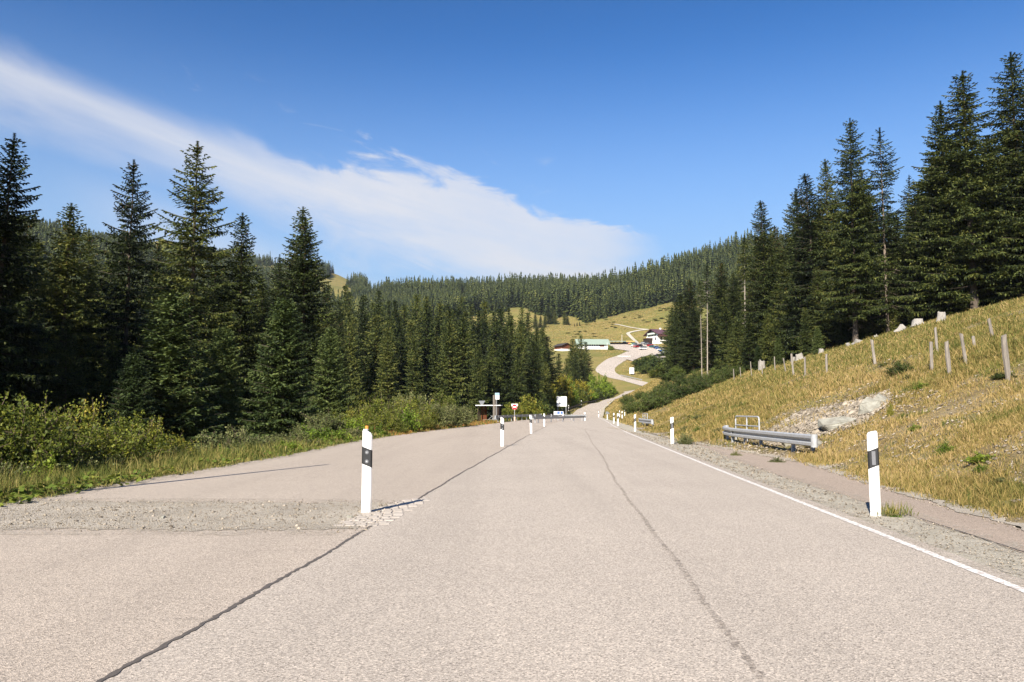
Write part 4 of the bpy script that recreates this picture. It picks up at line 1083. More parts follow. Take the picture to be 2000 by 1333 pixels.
# left verge
x, y = screen_points(60000, 7, 95, -150, 1000)
v_ = xL(y)-x
ok = (v_ > -.03+.12*patch(x, y, 2.7)) & (v_ < 4.5) & (rng.uniform(size=len(x)) < np.where(v_ < 1.6, 1, .4))
x, y, v_ = x[ok], y[ok], v_[ok]
hg = np.clip(.10+.28*v_, .08, .55)*rng.uniform(.6, 1.2, len(x))
B = blades(x, y, hg, np.maximum(.003, .00045*y), 7, np.clip(.05+.002*y, .05, .25), .4)
red = (B[:, 0, 1] > 40) & (B[:, 0, 1] < 84) & (rng.uniform(size=len(B)) < .6)
grass_obj("verge_grass", B[~red], M['grass_green'], "straggling grass on the verge left of the lay-by")
grass_obj("verge_plants", B[red], M['grass_red'], "rusty red seeding plants along the verge towards the shelter")
# broad leaved creeping plants on the very edge
x, y = screen_points(26000, 9, 60, -100, 1000)
v_ = xL(y)-x; ok = (v_ > -.22+.15*patch(x, y, 2.1)) & (v_ < .9) & (patch(x, y, .9, 2) > -.45); x, y = x[ok], y[ok]; n = len(x)
z = H(x, y)+rng.uniform(.01, .14, n); c = np.stack([x, y, z], 1)
d = nrm(np.stack([rng.normal(size=n), rng.normal(size=n), rng.normal(size=n)*.4+.15], 1)); L = rng.uniform(.05, .12, n)[:, None]
wv = nrm(np.cross(d, nrm(rng.normal(size=(n, 3))*.35+[0, 0, 1])))*L*.48
Q = rhomb(c, c+d*L, wv)
o = link("low_herbs", mk_mesh("low_herbs", Q.reshape(-1, 3), np.arange(n*4).reshape(-1, 4), None, M['herb'])); tag(o, "low broad-leaved plants creeping over the lay-by edge", "ground cover", kind="stuff")
# far meadow tussocks so that the slopes are not smooth
x, y = screen_points(16000, 140, 720, 1040, 1330)
pxx, pyy, _ = proj(x, y, H(x, y)); ru = np.where((y > 285) & (y < 480), ribbon_dist(x, y, UP), 99)
pk = np.array(park)
ok = (ru > 6) & ~in_poly(x, y, park) & (x > xR(np.minimum(y, 285))+.6) | ((y > 480) & (rng.uniform(size=len(x)) < .6))
ok &= (pyy > 596)
tpd = ribbon_dist(x, y, np.vstack([tp])); ok &= tpd > 2.5
x, y = x[ok], y[ok]
B = blades(x, y, rng.uniform(.12, .38, len(x))*np.clip(y/400, .6, 1.2), .0006*y, 5, .004*y, .6)
grass_obj("meadow_grass", B, M['grass_dry'], "tawny meadow grass on the slopes around the hotel")

# broad leaved plant beside the near right post
t = thing("weed", "broad-leaved dock plant and weeds beside the near right post", "plant", hit(1745, 1008), 0)
g = np.random.default_rng(5); Q = []
for i in range(11):
    a = g.uniform(0, 6.28); L = g.uniform(.10, .19); d = np.array([math.cos(a), math.sin(a), g.uniform(.15, .8)]); d /= np.linalg.norm(d)
    s_ = np.array([-math.sin(a), math.cos(a), 0]); 
    for k in range(4):
        f0, f1 = k/4, (k+1)/4; w0, w1 = [.004, .035, .045, .03, .002][k:k+2]
        p0 = d*L*f0-[0, 0, .10*f0*f0]; p1 = d*L*f1-[0, 0, .10*f1*f1]
        Q.append(np.stack([p0-s_*w0, p0+s_*w0, p1+s_*w1, p1-s_*w1]))
Q = np.array(Q); link("leaf_rosette", mk_mesh("leaf_rosette", Q.reshape(-1, 3), np.arange(len(Q)*4).reshape(-1, 4), None, M['bush_lime']), t)
n = 160; p = np.stack([g.normal(size=n)*.10, g.normal(size=n)*.05, np.zeros(n)], 1); d = nrm(np.stack([g.normal(size=n)*.4, g.normal(size=n)*.4, np.ones(n)], 1)); L = g.uniform(.05, .2, n)[:, None]
Q = rhomb(p, p+d*L, nrm(np.cross(d, g.normal(size=(n, 3))))*.005)
link("stalks", mk_mesh("stalks", Q.reshape(-1, 3), np.arange(n*4).reshape(-1, 4), None, M['grass_green']), t)

# ------------------------------------------------------------------ stones, scree, slabs
def shards(name, x, y, size, flat, mat, label, off=0.0):
    n = len(x); g = rng
    base = np.array([[1,0,0],[-1,0,0],[0,1,0],[0,-1,0],[0,0,1],[0,0,-1]], float)
    f = np.array([[0,2,4],[2,1,4],[1,3,4],[3,0,4],[2,0,5],[1,2,5],[3,1,5],[0,3,5]])
    v = base[None]*g.uniform(.55, 1.3, (n, 6, 1)) + g.normal(size=(n, 6, 3))*.16
    v = v*np.stack([size, size*g.uniform(.5, .9, n), size*flat*g.uniform(.6, 1.2, n)], 1)[:, None]
    a = g.uniform(0, 6.28, n)[:, None]; c, s = np.cos(a), np.sin(a)
    X_ = v[..., 0]*c-v[..., 1]*s; Y_ = v[..., 0]*s+v[..., 1]*c
    gxx = (H(x+.3, y)-H(x-.3, y))/.6; gyy = (H(x, y+.3)-H(x, y-.3))/.6
    Z_ = v[..., 2] + X_*gxx[:, None] + Y_*gyy[:, None] + (H(x, y)+off)[:, None]
    V = np.stack([X_+x[:, None], Y_+y[:, None], Z_], -1).reshape(-1, 3)
    F = (f[None]+(np.arange(n)*6)[:, None, None]).reshape(-1, 3)
    o = link(name, mk_mesh(name, V, None, F, mat)); return tag(o, label, "stones", kind="stuff")
P = np.array(SCR); n = 9000
x = rng.uniform(P[:, 0].min(), P[:, 0].max(), n); y = rng.uniform(P[:, 1].min(), P[:, 1].max(), n)
ok = in_poly(x, y, SCR); x, y = x[ok], y[ok]
shards("scree", x, y, rng.uniform(.025, .09, len(x))*(1+1.6*(rng.uniform(size=len(x)) < .05)), .35, M['shard'], "pale broken shale lying on the bank behind the guardrail", .03)
x = x + rng.normal(size=len(x))*1.1; y = y + rng.normal(size=len(y))*1.3; ok = (x-xR(y) > .3) & (rng.uniform(size=len(x)) < .5)
shards("loose_shale", x[ok], y[ok], rng.uniform(.02, .09, ok.sum()), .35, M['shard'], "thinning shale chips scattered round the scree in the grass", .03)
n = 16000; x = rng.uniform(-11, -1.5, n); y = rng.uniform(8.1, 11.7, n); ok = (y > f_lo(x)-.4*rng.uniform(size=n)**4) & (y < f_hi(x)+.4*rng.uniform(size=n)**4)
x, y = x[ok], y[ok]
shards("gravel_stones", x, y, rng.uniform(.005, .012, len(x))*(1+2.2*(rng.uniform(size=len(x)) < .03)), .6, M['shard'], "loose stones in the gravel channel across the lay-by", .008)
n = 9000; y = np.exp(rng.uniform(math.log(5), math.log(60), n)); s = rng.uniform(size=n)
x = np.where(rng.uniform(size=n) < .45, edge(y)+.03+s*(sl_(y)-edge(y)), xR(y)+(s-.35)*.7)
shards("verge_stones", x, y, rng.uniform(.006, .02, n)*np.clip(y/12, .7, 2), .6, M['shard'], "loose stones along the right road verge", .006)
# scattered pebbles and shale chips on the bare spots of the bank
n = 6000; x, y = screen_points(n, 6, 60, 1250, 2100); u_ = x-xR(y)
bare = patch(x, y, .55, 1)+.6*patch(x, y, 1.6, 3); ok = (u_ > .3) & (u_ < 14) & (bare > .25); x, y = x[ok], y[ok]
shards("bank_stones", x, y, rng.uniform(.015, .07, len(x)), .45, M['shard'], "stones showing through the thin grass of the bank", .02)
def rock(px, py, w, dpt, h_, rz, tilt, seed, label):
    g = np.random.default_rng(seed); p = hit(px, py); bm = bmesh.new()
    for _ in range(26):
        q = g.uniform(-1, 1, 3); q = np.sign(q)*np.abs(q)**.6
        bm.verts.new((q[0]*w/2, q[1]*dpt/2, q[2]*h_/2))
    r_ = bmesh.ops.convex_hull(bm, input=bm.verts)
    bmesh.ops.delete(bm, geom=[v for v in bm.verts if not v.link_faces], context='VERTS')
    bmesh.ops.bevel(bm, geom=bm.edges[:], offset=min(w, h_)*.05, segments=2, affect='EDGES', clamp_overlap=True)
    bmesh.ops.triangulate(bm, faces=bm.faces); bmesh.ops.subdivide_edges(bm, edges=bm.edges, cuts=1, use_grid_fill=True, fractal=.35, along_normal=.3, seed=seed)
    me = bpy.data.meshes.new("rock"); bm.to_mesh(me); bm.free(); me.materials.append(M['rock'])
    o = link("rock", me); o.location = (p[0], p[1], p[2]+h_*.12); o.rotation_euler = (tilt[0], tilt[1], rz)
    return tag(o, label, "rock")
rock(1636, 832, 1.25, .8, .36, .05, (R(20), R(-8), 0), 3, "largest pale green grey slab below the scree, above the guardrail end")
rock(1700, 803, .7, .55, .42, .5, (R(25), R(-38), 0), 5, "tilted brownish slab at the upper right end of the scree")
rock(1722, 788, .6, .5, .45, .9, (R(10), R(-30), 0), 8, "smaller weathered slab above the tilted brownish one")
rock(1560, 862, 1.0, .6, .26, -.2, (R(12), R(-10), 0), 11, "flat pale slab just behind the guardrail, below the scree")
rock(1590, 872, .55, .5, .22, .4, (R(14), R(-6), 0), 14, "small tan slab between the flat pale slab and the guardrail end")
rock(683, 1013, .075, .06, .06, .4, (0, 0, 0), 21, "fist-sized tan stone at the edge of the paving by the near left post")
rock(318, 1013, .10, .08, .05, 1.2, (0, 0, 0), 22, "dark clod lying in the gravel channel of the lay-by")

# ------------------------------------------------------------------ fence posts and stumps on the bank
mb = MB(); g = np.random.default_rng(3)
def fpost_mesh(seed):
    g = np.random.default_rng(seed); mb = MB(); rings = []
    for z in np.linspace(-.25, 1, 6):
        rings.append(mb.ring([(.055*math.cos(a)*(1+.13*g.normal()), .055*math.sin(a)*(1+.13*g.normal()), z + (.03*math.cos(a+seed) if z > .9 else 0)) for a in np.arange(0, 6.28, 6.283/7)]))
    mb.skin(rings); return mb.mesh("fence_post", M['grey_wood'])
FP = [fpost_mesh(s) for s in range(4)]
GP = "wooden fence posts on the bank"
for i, (px, pb, pt, tilt, lb) in enumerate([
    (1970,742,655,-4,"stoutest weathered grey fence post, nearest the right picture edge"),
    (1940,662,622,-10,"leaning fence post standing highest up the bank, beyond the stoutest one"),
    (1904,682,657,-5,"short brown fence post in front of the leaning highest one"),
    (1887,712,652,-6,"slim leaning fence post left of the short brown one"),
    (1855,733,667,-2,"upright grey fence post in the middle of the right cluster, bottom row"),
    (1831,690,640,-2,"upright fence post behind and left of the middle one of the right cluster"),
    (1820,725,669,0,"left lower fence post of the right cluster, upright and pale"),
    (1709,711,664,-5,"lone leaning fence post halfway between the right cluster and the long row"),
    (1615,731,692,0,"upright fence post at the right end of the long row below the stumps"),
    (1573,734,698,0,"second fence post from the right in the long row below the stumps"),
    (1550,734,692,-5,"thicker leaning fence post in the long row, right below the twin stumps"),
    (1535,729,700,-8,"leaning fence post just left of the thicker one in the long row"),
    (1514,727,697,-1,"thin fence post right of the tall pale stump"),
    (1489,732,714,0,"fence post just below the tall pale stump"),
    (1468,735,707,-3,"fence post just left of the tall pale stump"),
    (1447,738,718,-3,"pale fence post second left of the tall pale stump"),
    (1434,745,721,-2,"pale fence post third left of the tall pale stump"),
    (1410,742,732,0,"tiny fence post at the left end of the long row by the bushes"),
    (1401,749,737,0,"lowest tiny fence post at the left end of the long row")]):
    p = hit(px, pb); hgt = (pb-pt)*p[1]/FPX
    o = link("fence_post", FP[i % 4]); o.location = (p[0], p[1], p[2]); wd = {0: 1.25}.get(i, .95 + .15*(i % 3 == 1))
    o.scale = (wd, wd, hgt); o.rotation_euler = (R(rng.uniform(-2, 2)), R(tilt), rng.uniform(0, 6)*0)
    tag(o, lb, "fence post", GP)
def stump_mesh(seed, flare, rag_):
    g = np.random.default_rng(seed); n = 16; mb = MB(); rings = []
    ph = g.uniform(0, 6.28); lob = 3+seed % 3
    top = [1 + rag_*g.normal() for _ in range(n)]
    for z, r_ in [(-.3, .5*flare*1.15), (.0, .5*flare), (.22, .5*(1+.3*(flare-1))), (.6, .5), (1, .47)]:
        rings.append(mb.ring([((r_*(1+.14*(1 if z < .5 else .4)*math.cos(lob*a+ph)*flare*.8) + .015*g.normal())*math.cos(a), (r_*(1+.14*(1 if z < .5 else .4)*math.cos(lob*a+ph)*flare*.8)+.015*g.normal())*math.sin(a), z*(top[int(round(a/6.283*n)) % n] if z > .9 else 1)) for a in np.arange(n)*6.283/n]))
    mb.skin(rings); return mb.mesh("tree_stump", M['pale_wood'])
GSN = "bleached tree stumps at the forest edge"
for i, (px, pb, w_, h_, fl_, tl, lb) in enumerate([
    (1840,629,20,19,1.25,(0,0),"tall bleached stump highest on the bank, below the broadest spruce"),
    (1797,634,40,14,1.5,(0,14),"wide sprawling root stump left of the highest one"),
    (1760,644,17,14,1.1,(0,-35),"tilted split stump left of the wide sprawling one"),
    (1714,659,13,8,1.2,(0,10),"small grey stump between the tilted one and the pale log"),
    (1680,668,26,9,1.3,(0,18),"pale broken root lying below the bare grey trunk"),
    (1660,672,10,7,1.2,(0,-25),"small chunk of bleached wood beside the pale broken root"),
    (1606,680,14,9,1.2,(0,0),"low pale stump at the foot of the little bushy spruce"),
    (1564,701,19,13,1.3,(0,10),"right one of the twin pale stumps behind the fence row"),
    (1550,703,14,11,1.2,(0,0),"left one of the twin pale stumps behind the fence row"),
    (1488,716,16,19,1.15,(0,0),"tall pale stump by itself near the left end of the fence row")]):
    p = hit(px, pb); cap_ = float(np.interp(px, [1488, 1564, 1680, 1760, 1840], [106, 96, 86, 83, 80]))
    if p[1] > cap_: x_ = (px-CX)/FPX*cap_; p = np.array([x_, cap_, h1(x_, cap_)])
    s = p[1]/FPX
    o = link("tree_stump", stump_mesh(i, fl_, .10)); o.location = tuple(p); o.scale = (w_*s/fl_, w_*s/fl_*.8, h_*s)
    o.rotation_euler = (0, R(tl[1]), i*1.3); tag(o, lb, "tree stump", GSN)
# ------------------------------------------------------------------ white delineator posts
def delineator(name, label, loc, rz, kind, orange=False, tilt=(0, 0), group="white roadside posts"):
    t = thing(name, label, "roadside post", loc, rz, group, tilt)
    w_, d_ = .062, .050
    sec = [(-w_, -d_*.55), (-w_*.72, -d_), (w_*.72, -d_), (w_, -d_*.55), (w_*.55, d_), (-w_*.55, d_)]
    sl = -.03 if kind == 'dots' else .012
    mb = MB()
    a = mb.ring([(x, y, -.25) for x, y in sec]); b = mb.ring([(x, y, .965+sl*x/w_) for x, y in sec]); c = mb.ring([(x*.8, y*.8, .995+sl*x/w_) for x, y in sec])
    mb.skin([a, b, c]); mb.obj("body", M['white'], t, bevel=.004)
    k = 1.035; sgn = -1 if kind == 'dots' else 1
    zt = lambda x: .785+sgn*.026*x/w_; zb = lambda x: .575+sgn*.026*x/w_
    mb = MB(); a = mb.ring([(x*k, y*k, zb(x)) for x, y in sec]); b = mb.ring([(x*k, y*k, zt(x)) for x, y in sec]); mb.skin([a, b])
    mb.obj("black_band", M['black'], t)
    f = -d_*k
    if kind == 'dots':
        for z in (.735, .625):
            mb = MB(); n = 20
            r1 = mb.ring([(.024*math.cos(q), f+.0005, z+.024*math.sin(q)) for q in np.arange(n)*6.283/n]); r2 = mb.ring([(.021*math.cos(q), f-.004, z+.021*math.sin(q)) for q in np.arange(n)*6.283/n])
            mb.skin([r1, r2]); o = mb.obj("reflector", M['reflector'], t)
            mb = MB(); r1 = mb.ring([(.009*math.cos(q), f-.0035, z+.009*math.sin(q)) for q in np.arange(10)*6.283/10]); r2 = mb.ring([(.007*math.cos(q), f-.007, z+.007*math.sin(q)) for q in np.arange(10)*6.283/10])
            mb.skin([r1, r2]); mb.obj("lens", M['zinc'], o)
    elif kind == 'bar':
        mb = MB(); mb.box((0, f-.002, .68), (.042, .006, .165)); o = mb.obj("reflector", M['reflector'], t, bevel=.002)
    if orange:
        mb = MB(); mb.tube([(-.012, 0, .95), (-.012, 0, 1.06)], .019, 12); mb.obj("orange_cap", M['orange'], t)
        mb = MB(); mb.tube([(-.012, 0, .95), (-.012, 0, 1.022)], .0215, 12); mb.obj("cap_sleeve", M['zinc'], t)
    return t
def gp(px, d): 
    x = (px-CX)/FPX*d*math.cos(TH); return np.array([x, d, h1(x, d)])
delineator("delineator_post", "nearest white post on the left, with two round reflectors and an orange cap", gp(719, 9.92), R(3), 'dots', True)
delineator("delineator_post", "nearest white post on the right, with a tall rectangular reflector", gp(1702, 9.67), R(-14), 'bar', tilt=(0, R(-.4)))
dl = delineator("delineator_post", "white post with two round reflectors standing second along the left seam", gp(981, 28), R(3), 'dots')
dr = delineator("delineator_post", "white post with a rectangular reflector beside a thin weedy bush", gp(1312, 30), R(-8), 'bar')
dup(dl, gp(1037.5, 43), 0, "white post at the near end of the crossing barrier, third along the left seam", tilt=(0, R(-2)))
dup(dl, gp(1063, 62), 0, "small white post in front of the crossing barrier, fourth along the left seam")
dup(dr, gp(1240, 48), R(-5), "white post directly before the smaller right-hand guardrail")
dup(dr, gp(1206.5, 65), 0, "larger of the two adjoining white posts where the right kerb line bends")
dup(dr, gp(1198.7, 77), 0, "smaller of the two adjoining white posts where the right kerb line bends")
GW = "tiny white posts at the road narrowing"
for px, d in [(1210, 112), (1215, 100), (1220, 108)]: dup(dr, gp(px, d), 0, "tiny white post of the three set back on the right before the narrowing", GW)
dup(dr, gp(1169, 135), 0, "tiny white post at the inner corner where the road narrows on the right")
for y_ in (150, 175, 205, 240):
    x_ = float(xL(y_))-.8; dup(dl, (x_, y_, h1(x_, y_)), 0, "tiny white post behind the dark far guardrail", "tiny white posts behind the dark guardrail", scale=1.25)

# ------------------------------------------------------------------ guardrails
def sweep(path, prof, name, mat, parent):
    mb = MB(); path = [Vector(p) for p in path]; rings = []
    for i, p in enumerate(path):
        t = (path[min(i+1, len(path)-1)]-path[max(i-1, 0)]); t.z = 0; t.normalize(); nn = Vector((-t.y, t.x, 0))   # left of travel = towards the road
        rings.append(mb.ring([p+nn*a+Vector((0, 0, z)) for a, z in prof]))
    mb.skin(rings); return mb.obj(name, mat, parent)
_f = [(0, 0), (.06, .008), (.085, .03), (.085, .095), (.075, .112), (.0, .125), (.0, .185), (.075, .198), (.085, .215), (.085, .28), (.06, .302), (0, .31)]
WB = _f + [(a-.012, z) for a, z in reversed(_f)]
def arc_end(mb, p, d0, n, r_, z0, z1):
    a = []; b = []
    for k in range(9):
        q = math.pi*k/8
        off = n*(math.cos(q)*r_) + d0*(math.sin(q)*r_*1.2); a.append(p+off+Vector((0, 0, z0))); b.append(p+off+Vector((0, 0, z1)))
    q2 = [p+(v-p-Vector((0, 0, z0)))*.9+Vector((0, 0, z0)) for v in a]; q3 = [v+Vector((0, 0, z1-z0)) for v in q2]
    r1 = mb.ring(a+q2[::-1]); r2 = mb.ring(b+q3[::-1]); mb.skin([r1, r2])
def guardrail(label, path, posts, zb, prof, mat, near_end=True, group=None, ph=None, cat="guardrail", hgt=.31):
    p0 = Vector(path[0]); t = thing("guardrail", label, cat, (p0.x, p0.y, p0.z), 0, group)
    loc = [Vector(p)-p0 for p in path]
    sweep([q+Vector((0, 0, zb)) for q in loc], prof, "rail", mat, t)
    if near_end:
        for j, e in ((0, -1), (-1, 1)):
            a = loc[j]; b = loc[1] if j == 0 else loc[-2]; dd = (a-b).normalized(); nn = Vector((-dd.y, dd.x, 0)); mb = MB(); arc_end(mb, a+Vector((0, 0, zb))-nn*(-.03 if j else .03)*e*0, dd, nn, .085, -.01, hgt+.01); mb.obj("end_cap", mat, t)
    for s in posts:
        q = Vector(s)-p0; mb = MB()
        mb.box((q.x+.06, q.y+.03, q.z+zb*.5+.02), (.10, .012, zb+.55)); mb.box((q.x+.015, q.y, q.z+zb*.5+.02), (.012, .07, zb+.55)); mb.box((q.x+.105, q.y, q.z+zb*.5+.02), (.012, .07, zb+.55))
        mb.obj("post", mat, t)
    return t
pa = [(7.74, 20.55, 0), (7.74, 21.5, 0), (7.75, 23, 0), (7.77, 25, 0), (7.80, 27, 0), (7.86, 28.6, 0), (7.97, 29.8, .01), (8.15, 30.7, .02), (8.35, 31.2, .03)]
guardrail("short galvanised guardrail bent at its far end beside the bank", pa, [(7.79, y_, -.05) for y_ in (20.95, 22.4, 25.3, 27.0, 28.5)]+[(8.02, 30.1, 0)], .32, WB, M['zinc'])
def railing(label, x0, y0, x1, y1, zt, n=3, rad=.026, low=.72):
    t = thing("handrail", label, "handrail", (x0, y0, 0)); dx, dy = x1-x0, y1-y0
    mb = MB(); r_ = .12; L = math.hypot(dx, dy); P = []
    for s, z in [(0, -.3), (0, zt-r_), (.03/L*1, zt-r_*.3), (r_/L, zt), (1-r_/L, zt), (1-.03/L, zt-r_*.3), (1, zt-r_), (1, -.3)]: P.append((dx*s, dy*s, z))
    mb.tube(P, rad, 10); mb.obj("frame", M['zinc'], t)
    mb = MB(); mb.tube([(0, 0, low), (dx, dy, low)], rad*.9, 8); mb.obj("middle_bar", M['zinc'], t)
    for k in range(1, n-1):
        s = k/(n-1); mb = MB(); mb.tube([(dx*s, dy*s, -.3), (dx*s, dy*s, zt)], rad*.9, 8); mb.obj("upright", M['zinc'], t)
    return t
railing("grey tubular handrail frame standing behind the short bent guardrail", 8.12, 26.3, 8.16, 29.2, 1.04)
pb = [(9.55, 54.5, 0), (9.6, 57, 0), (9.8, 61, 0), (10.05, 63, 0)]
guardrail("small galvanised guardrail behind the second white post row, further up the right verge", pb, [(9.66, 55.2, -.1), (9.72, 58, -.1), (9.9, 61, -.1)], .32, WB, M['zinc'])
railing("small tubular handrail above the further right guardrail", 9.9, 58.5, 10.15, 62, 1.02)
# rear guardrail of the lay-by and its weathered continuation along the climbing road
def offp(ys, o): return [(float(xL(y_))-o, float(y_), h1(float(xL(y_))-o, float(y_))) for y_ in ys]
ra = offp(np.arange(80, 124, 4), .25)
guardrail("long bright guardrail closing the rear of the lay-by behind the no-entry sign", ra, offp(np.arange(82, 122, 4), .3), .42, WB, M['zinc'])
rb = offp(np.arange(125, 262, 5), .35)
guardrail("dark weathered guardrail curving uphill along the left side of the narrow road", rb, offp(np.arange(127, 262, 4), .4), .42, WB, M['zinc_dark'], False)
# crossing barriers at the end of the lay-by
def barrier(label, P, zb, th, posts):
    prof = [(0, 0), (.05, .03), (.05, th-.03), (0, th), (-.02, th), (-.02, 0)]
    return guardrail(label, P, posts, zb, prof, M['zinc'], True, "barriers at the lay-by end", hgt=th)
def lerp3(a, b, n): return [tuple(np.array(a)*(1-s)+np.array(b)*s) for s in np.linspace(0, 1, n)]
barrier("front rail of the crossing barrier, reaching into the road beside the yellowish marks", lerp3((2.1, 80, 0), (8.9, 97, 0), 8), .36, .24, [tuple(p) for p in lerp3((2.6, 81.5, 0), (8.6, 96.5, 0), 5)])
barrier("rear rail of the crossing barrier, running to the blue and white board", lerp3((1.9, 77, 0), (6.9, 106, 0), 8), .52, .20, [tuple(p) for p in lerp3((2.2, 79, 0), (6.7, 105, 0), 5)])
barrier("short rail joining the two crossing barrier rails beside the road", lerp3((7.0, 106.3, 0), (9.0, 97.6, 0), 4), .50, .18, [(7.6, 103.5, 0), (8.6, 99.4, 0)])
t = thing("marker_post", "stubby white marker with a dark band on the road end of the crossing barrier", "marker post", (8.95, 98.2, .0))
mb = MB(); mb.prism([(.13*math.cos(a), .13*math.sin(a)) for a in np.arange(0, 6.28, .79)], .0, 1.0); mb.obj("body", M['white'], t)
mb = MB(); mb.prism([(.14*math.cos(a), .14*math.sin(a)) for a in np.arange(0, 6.28, .79)], .62, .76); mb.obj("black_band", M['black'], t)
# further guardrail on the upper bend
pg = [(p[0]+1.2, p[1]+4.4, h1(p[0]+1.2, p[1]+4.4)) for p in UP[10:30:2]]
guardrail("short pale guardrail on the upper road bend below the far white notice board", pg, pg[1::2], .55, WB, M['zinc'])

# ------------------------------------------------------------------ signs and shelter
def text_obj(body, size, loc, rot, mat, parent, name):
    c = bpy.data.curves.new(name, 'FONT'); c.body = body; c.size = size; c.extrude = .002; c.align_x = 'CENTER'; c.align_y = 'CENTER'
    o = bpy.data.objects.new(name, c); me = bpy.data.meshes.new_from_object(o); bpy.data.objects.remove(o)
    me.materials.append(mat); o = link(name, me, parent); o.location = loc; o.rotation_euler = rot; return o
M['sign_white'] = plain("white_sign_sheet", (.80, .80, .80), .5, 0, .4, .04)
M['sign_red'] = plain("red_sign_sheet", (.55, .02, .03), .5, 0, .4, .06)
M['sign_blue'] = plain("blue_sign_sheet", (.06, .14, .48), .5, 0, .4, .1)
M['sky_blue'] = plain("pale_blue_sign_sheet", (.25, .45, .68), .5, 0, .4, .1)
M['alu'] = plain("sign_back_aluminium", (.17, .18, .195), .55, .1, .5, .08)
def disc(mb, c, r_, y0, y1, n=28, arc=None):
    q = np.arange(n)*6.2832/n
    a = mb.ring([(c[0]+r_*math.cos(t), y0, c[1]+r_*math.sin(t)) for t in q]); b = mb.ring([(c[0]+r_*math.cos(t), y1, c[1]+r_*math.sin(t)) for t in q]); mb.skin([a, b])
p = gp(1005, 88)
t = thing("no_entry_sign", "round red no-entry sign on a thin pole before the rear guardrail", "traffic sign", p)
mb = MB(); mb.tube([(0, 0, -.2), (0, 0, 1.95)], .03, 10); mb.obj("pole", M['zinc'], t)
mb = MB(); mb.prism_y([(-.35, 1.97), (-.35, 1.85), (-.24, 1.42), (.0, 1.3), (.24, 1.42), (.35, 1.85), (.35, 1.97)], -.045, -.032); mb.obj("back_plate", M['sign_white'], t)
mb = MB(); disc(mb, (0, 1.62), .285, -.056, -.045); o = mb.obj("red_disc", M['sign_red'], t)
mb = MB(); mb.box((0, -.060, 1.62), (.42, .008, .10)); mb.obj("white_bar", M['sign_white'], o)
mb = MB(); mb.box((0, -.0, .32), (.16, .16, .44)); mb.obj("striped_foot", plain("faded_red_white_base", (.62, .40, .36), .7, 0, .2, .4, 30), t)
def notice(label, p, w_, h_, zb, two, rz=0, mark=True, name="notice_board"):
    t = thing(name, label, "notice board", p, rz)
    mb = MB(); mb.box((0, 0, zb+h_/2), (w_, .05, h_)); pn = mb.obj("panel", M['sign_white'], t, bevel=.008)
    for s in (-.40, .42): mb = MB(); mb.box((s*w_, .06, zb*.5+.1), (.07, .07, zb+.8)); mb.obj("post", M['zinc'], t)
    if mark:
        mb = MB(); mb.prism_y([(-.31*w_, zb+.30*h_), (-.31*w_, zb+.42*h_), (-.25*w_, zb+.44*h_), (-.19*w_, zb+.42*h_), (-.19*w_, zb+.30*h_), (-.25*w_, zb+.25*h_)], -.031, -.026); mb.obj("crest", M['black'], pn)
        for z, x, l in [(.90, -.32, .16), (.90, .1, .4), (.6, -.1, .5), (.46, .2, .3), (.52, .22, .22)]:
            mb = MB(); mb.box((x*w_, -.029, zb+z*h_), (l*w_, .004, .022)); mb.obj("print_line", M['alu'], pn)
    return t
x_ = float((1097-CX)/FPX*141); notice("square white notice board with a small dark crest, standing behind the far guardrail", (x_, 141, h1(x_, 141)), 1.75, 1.75, 1.75+.0, True)
p = hit(1234, 733); s = p[1]/FPX; notice("far upright white notice board on the bend below the car park", p, 9*s, 12*s, 2.5*s, True, 0, False)
t = thing("info_board", "low white board with two blue squares on the crossing barrier", "info board", (9.0/102*102*0+6.05, 103.8, 0), R(4))
mb = MB(); mb.box((0, 0, .76), (1.25, .04, .72)); pn = mb.obj("panel", M['sign_white'], t, bevel=.006)
for x, w_ in ((-.02, .36), (.40, .32)):
    mb = MB(); mb.box((x, -.023, .93), (w_, .008, .30)); mb.obj("blue_square", M['sign_blue'], pn)
mb = MB(); mb.box((.2, -.023, .55), (.78, .008, .10)); mb.obj("pale_stripe", plain("pale_pink_print", (.72, .62, .66), .5), pn)
mb = MB(); mb.box((-.48, -.023, .58), (.10, .008, .16)); mb.obj("dark_mark", M['black'], pn)
for s in (-.5, .5): mb = MB(); mb.box((s, .05, .3), (.05, .05, 1.0)); mb.obj("post", M['zinc'], t)
# small direction plate on the right
t = thing("marker_sign", "little grey wedge-shaped plate on a white stub between the right roadside posts", "marker sign", gp(1186, 108))
mb = MB(); mb.box((0, 0, .3), (.12, .1, .75)); mb.obj("stub", M['white'], t)
mb = MB(); mb.prism_y([(-.28, .72), (.34, .78), (.10, 1.08), (-.16, 1.12)], -.08, -.04); mb.obj("plate", M['alu'], t)
# shelter
p = gp(957, 87); t = thing("shelter", "small dark timber shelter with a thin pale flat roof", "shelter", p, R(-6))
mb = MB(); mb.box((-.15, .3, 2.0), (2.75, 1.7, .09)); mb.obj("roof", M['sign_white'], t, bevel=.01)
mb = MB()
for k in range(5): mb.box((-1.05+.13*k, .85, 1.0), (.11, .04, 1.95))
mb.obj("plank_wall", M['brown_wood'], t)
mb = MB(); mb.box((1.0, .35, .95), (.08, 1.25, 2.0)); mb.box((.82, -.25, .95), (.40, .06, 2.0)); mb.obj("side_panel", M['dark_wood'], t)
mb = MB(); mb.tube([(-.6, .9, 1.4), (.8, .9, .2)], .018, 6); mb.tube([(-.6, .9, .2), (.8, .9, 1.4)], .018, 6); mb.obj("cross_brace", M['zinc'], t)
for x, y in ((-1.25, -.3), (-1.25, .95), (1.1, .95)): mb = MB(); mb.box((x, y, .95), (.1, .1, 2.0)); mb.obj("corner_post", M['dark_wood'], t)
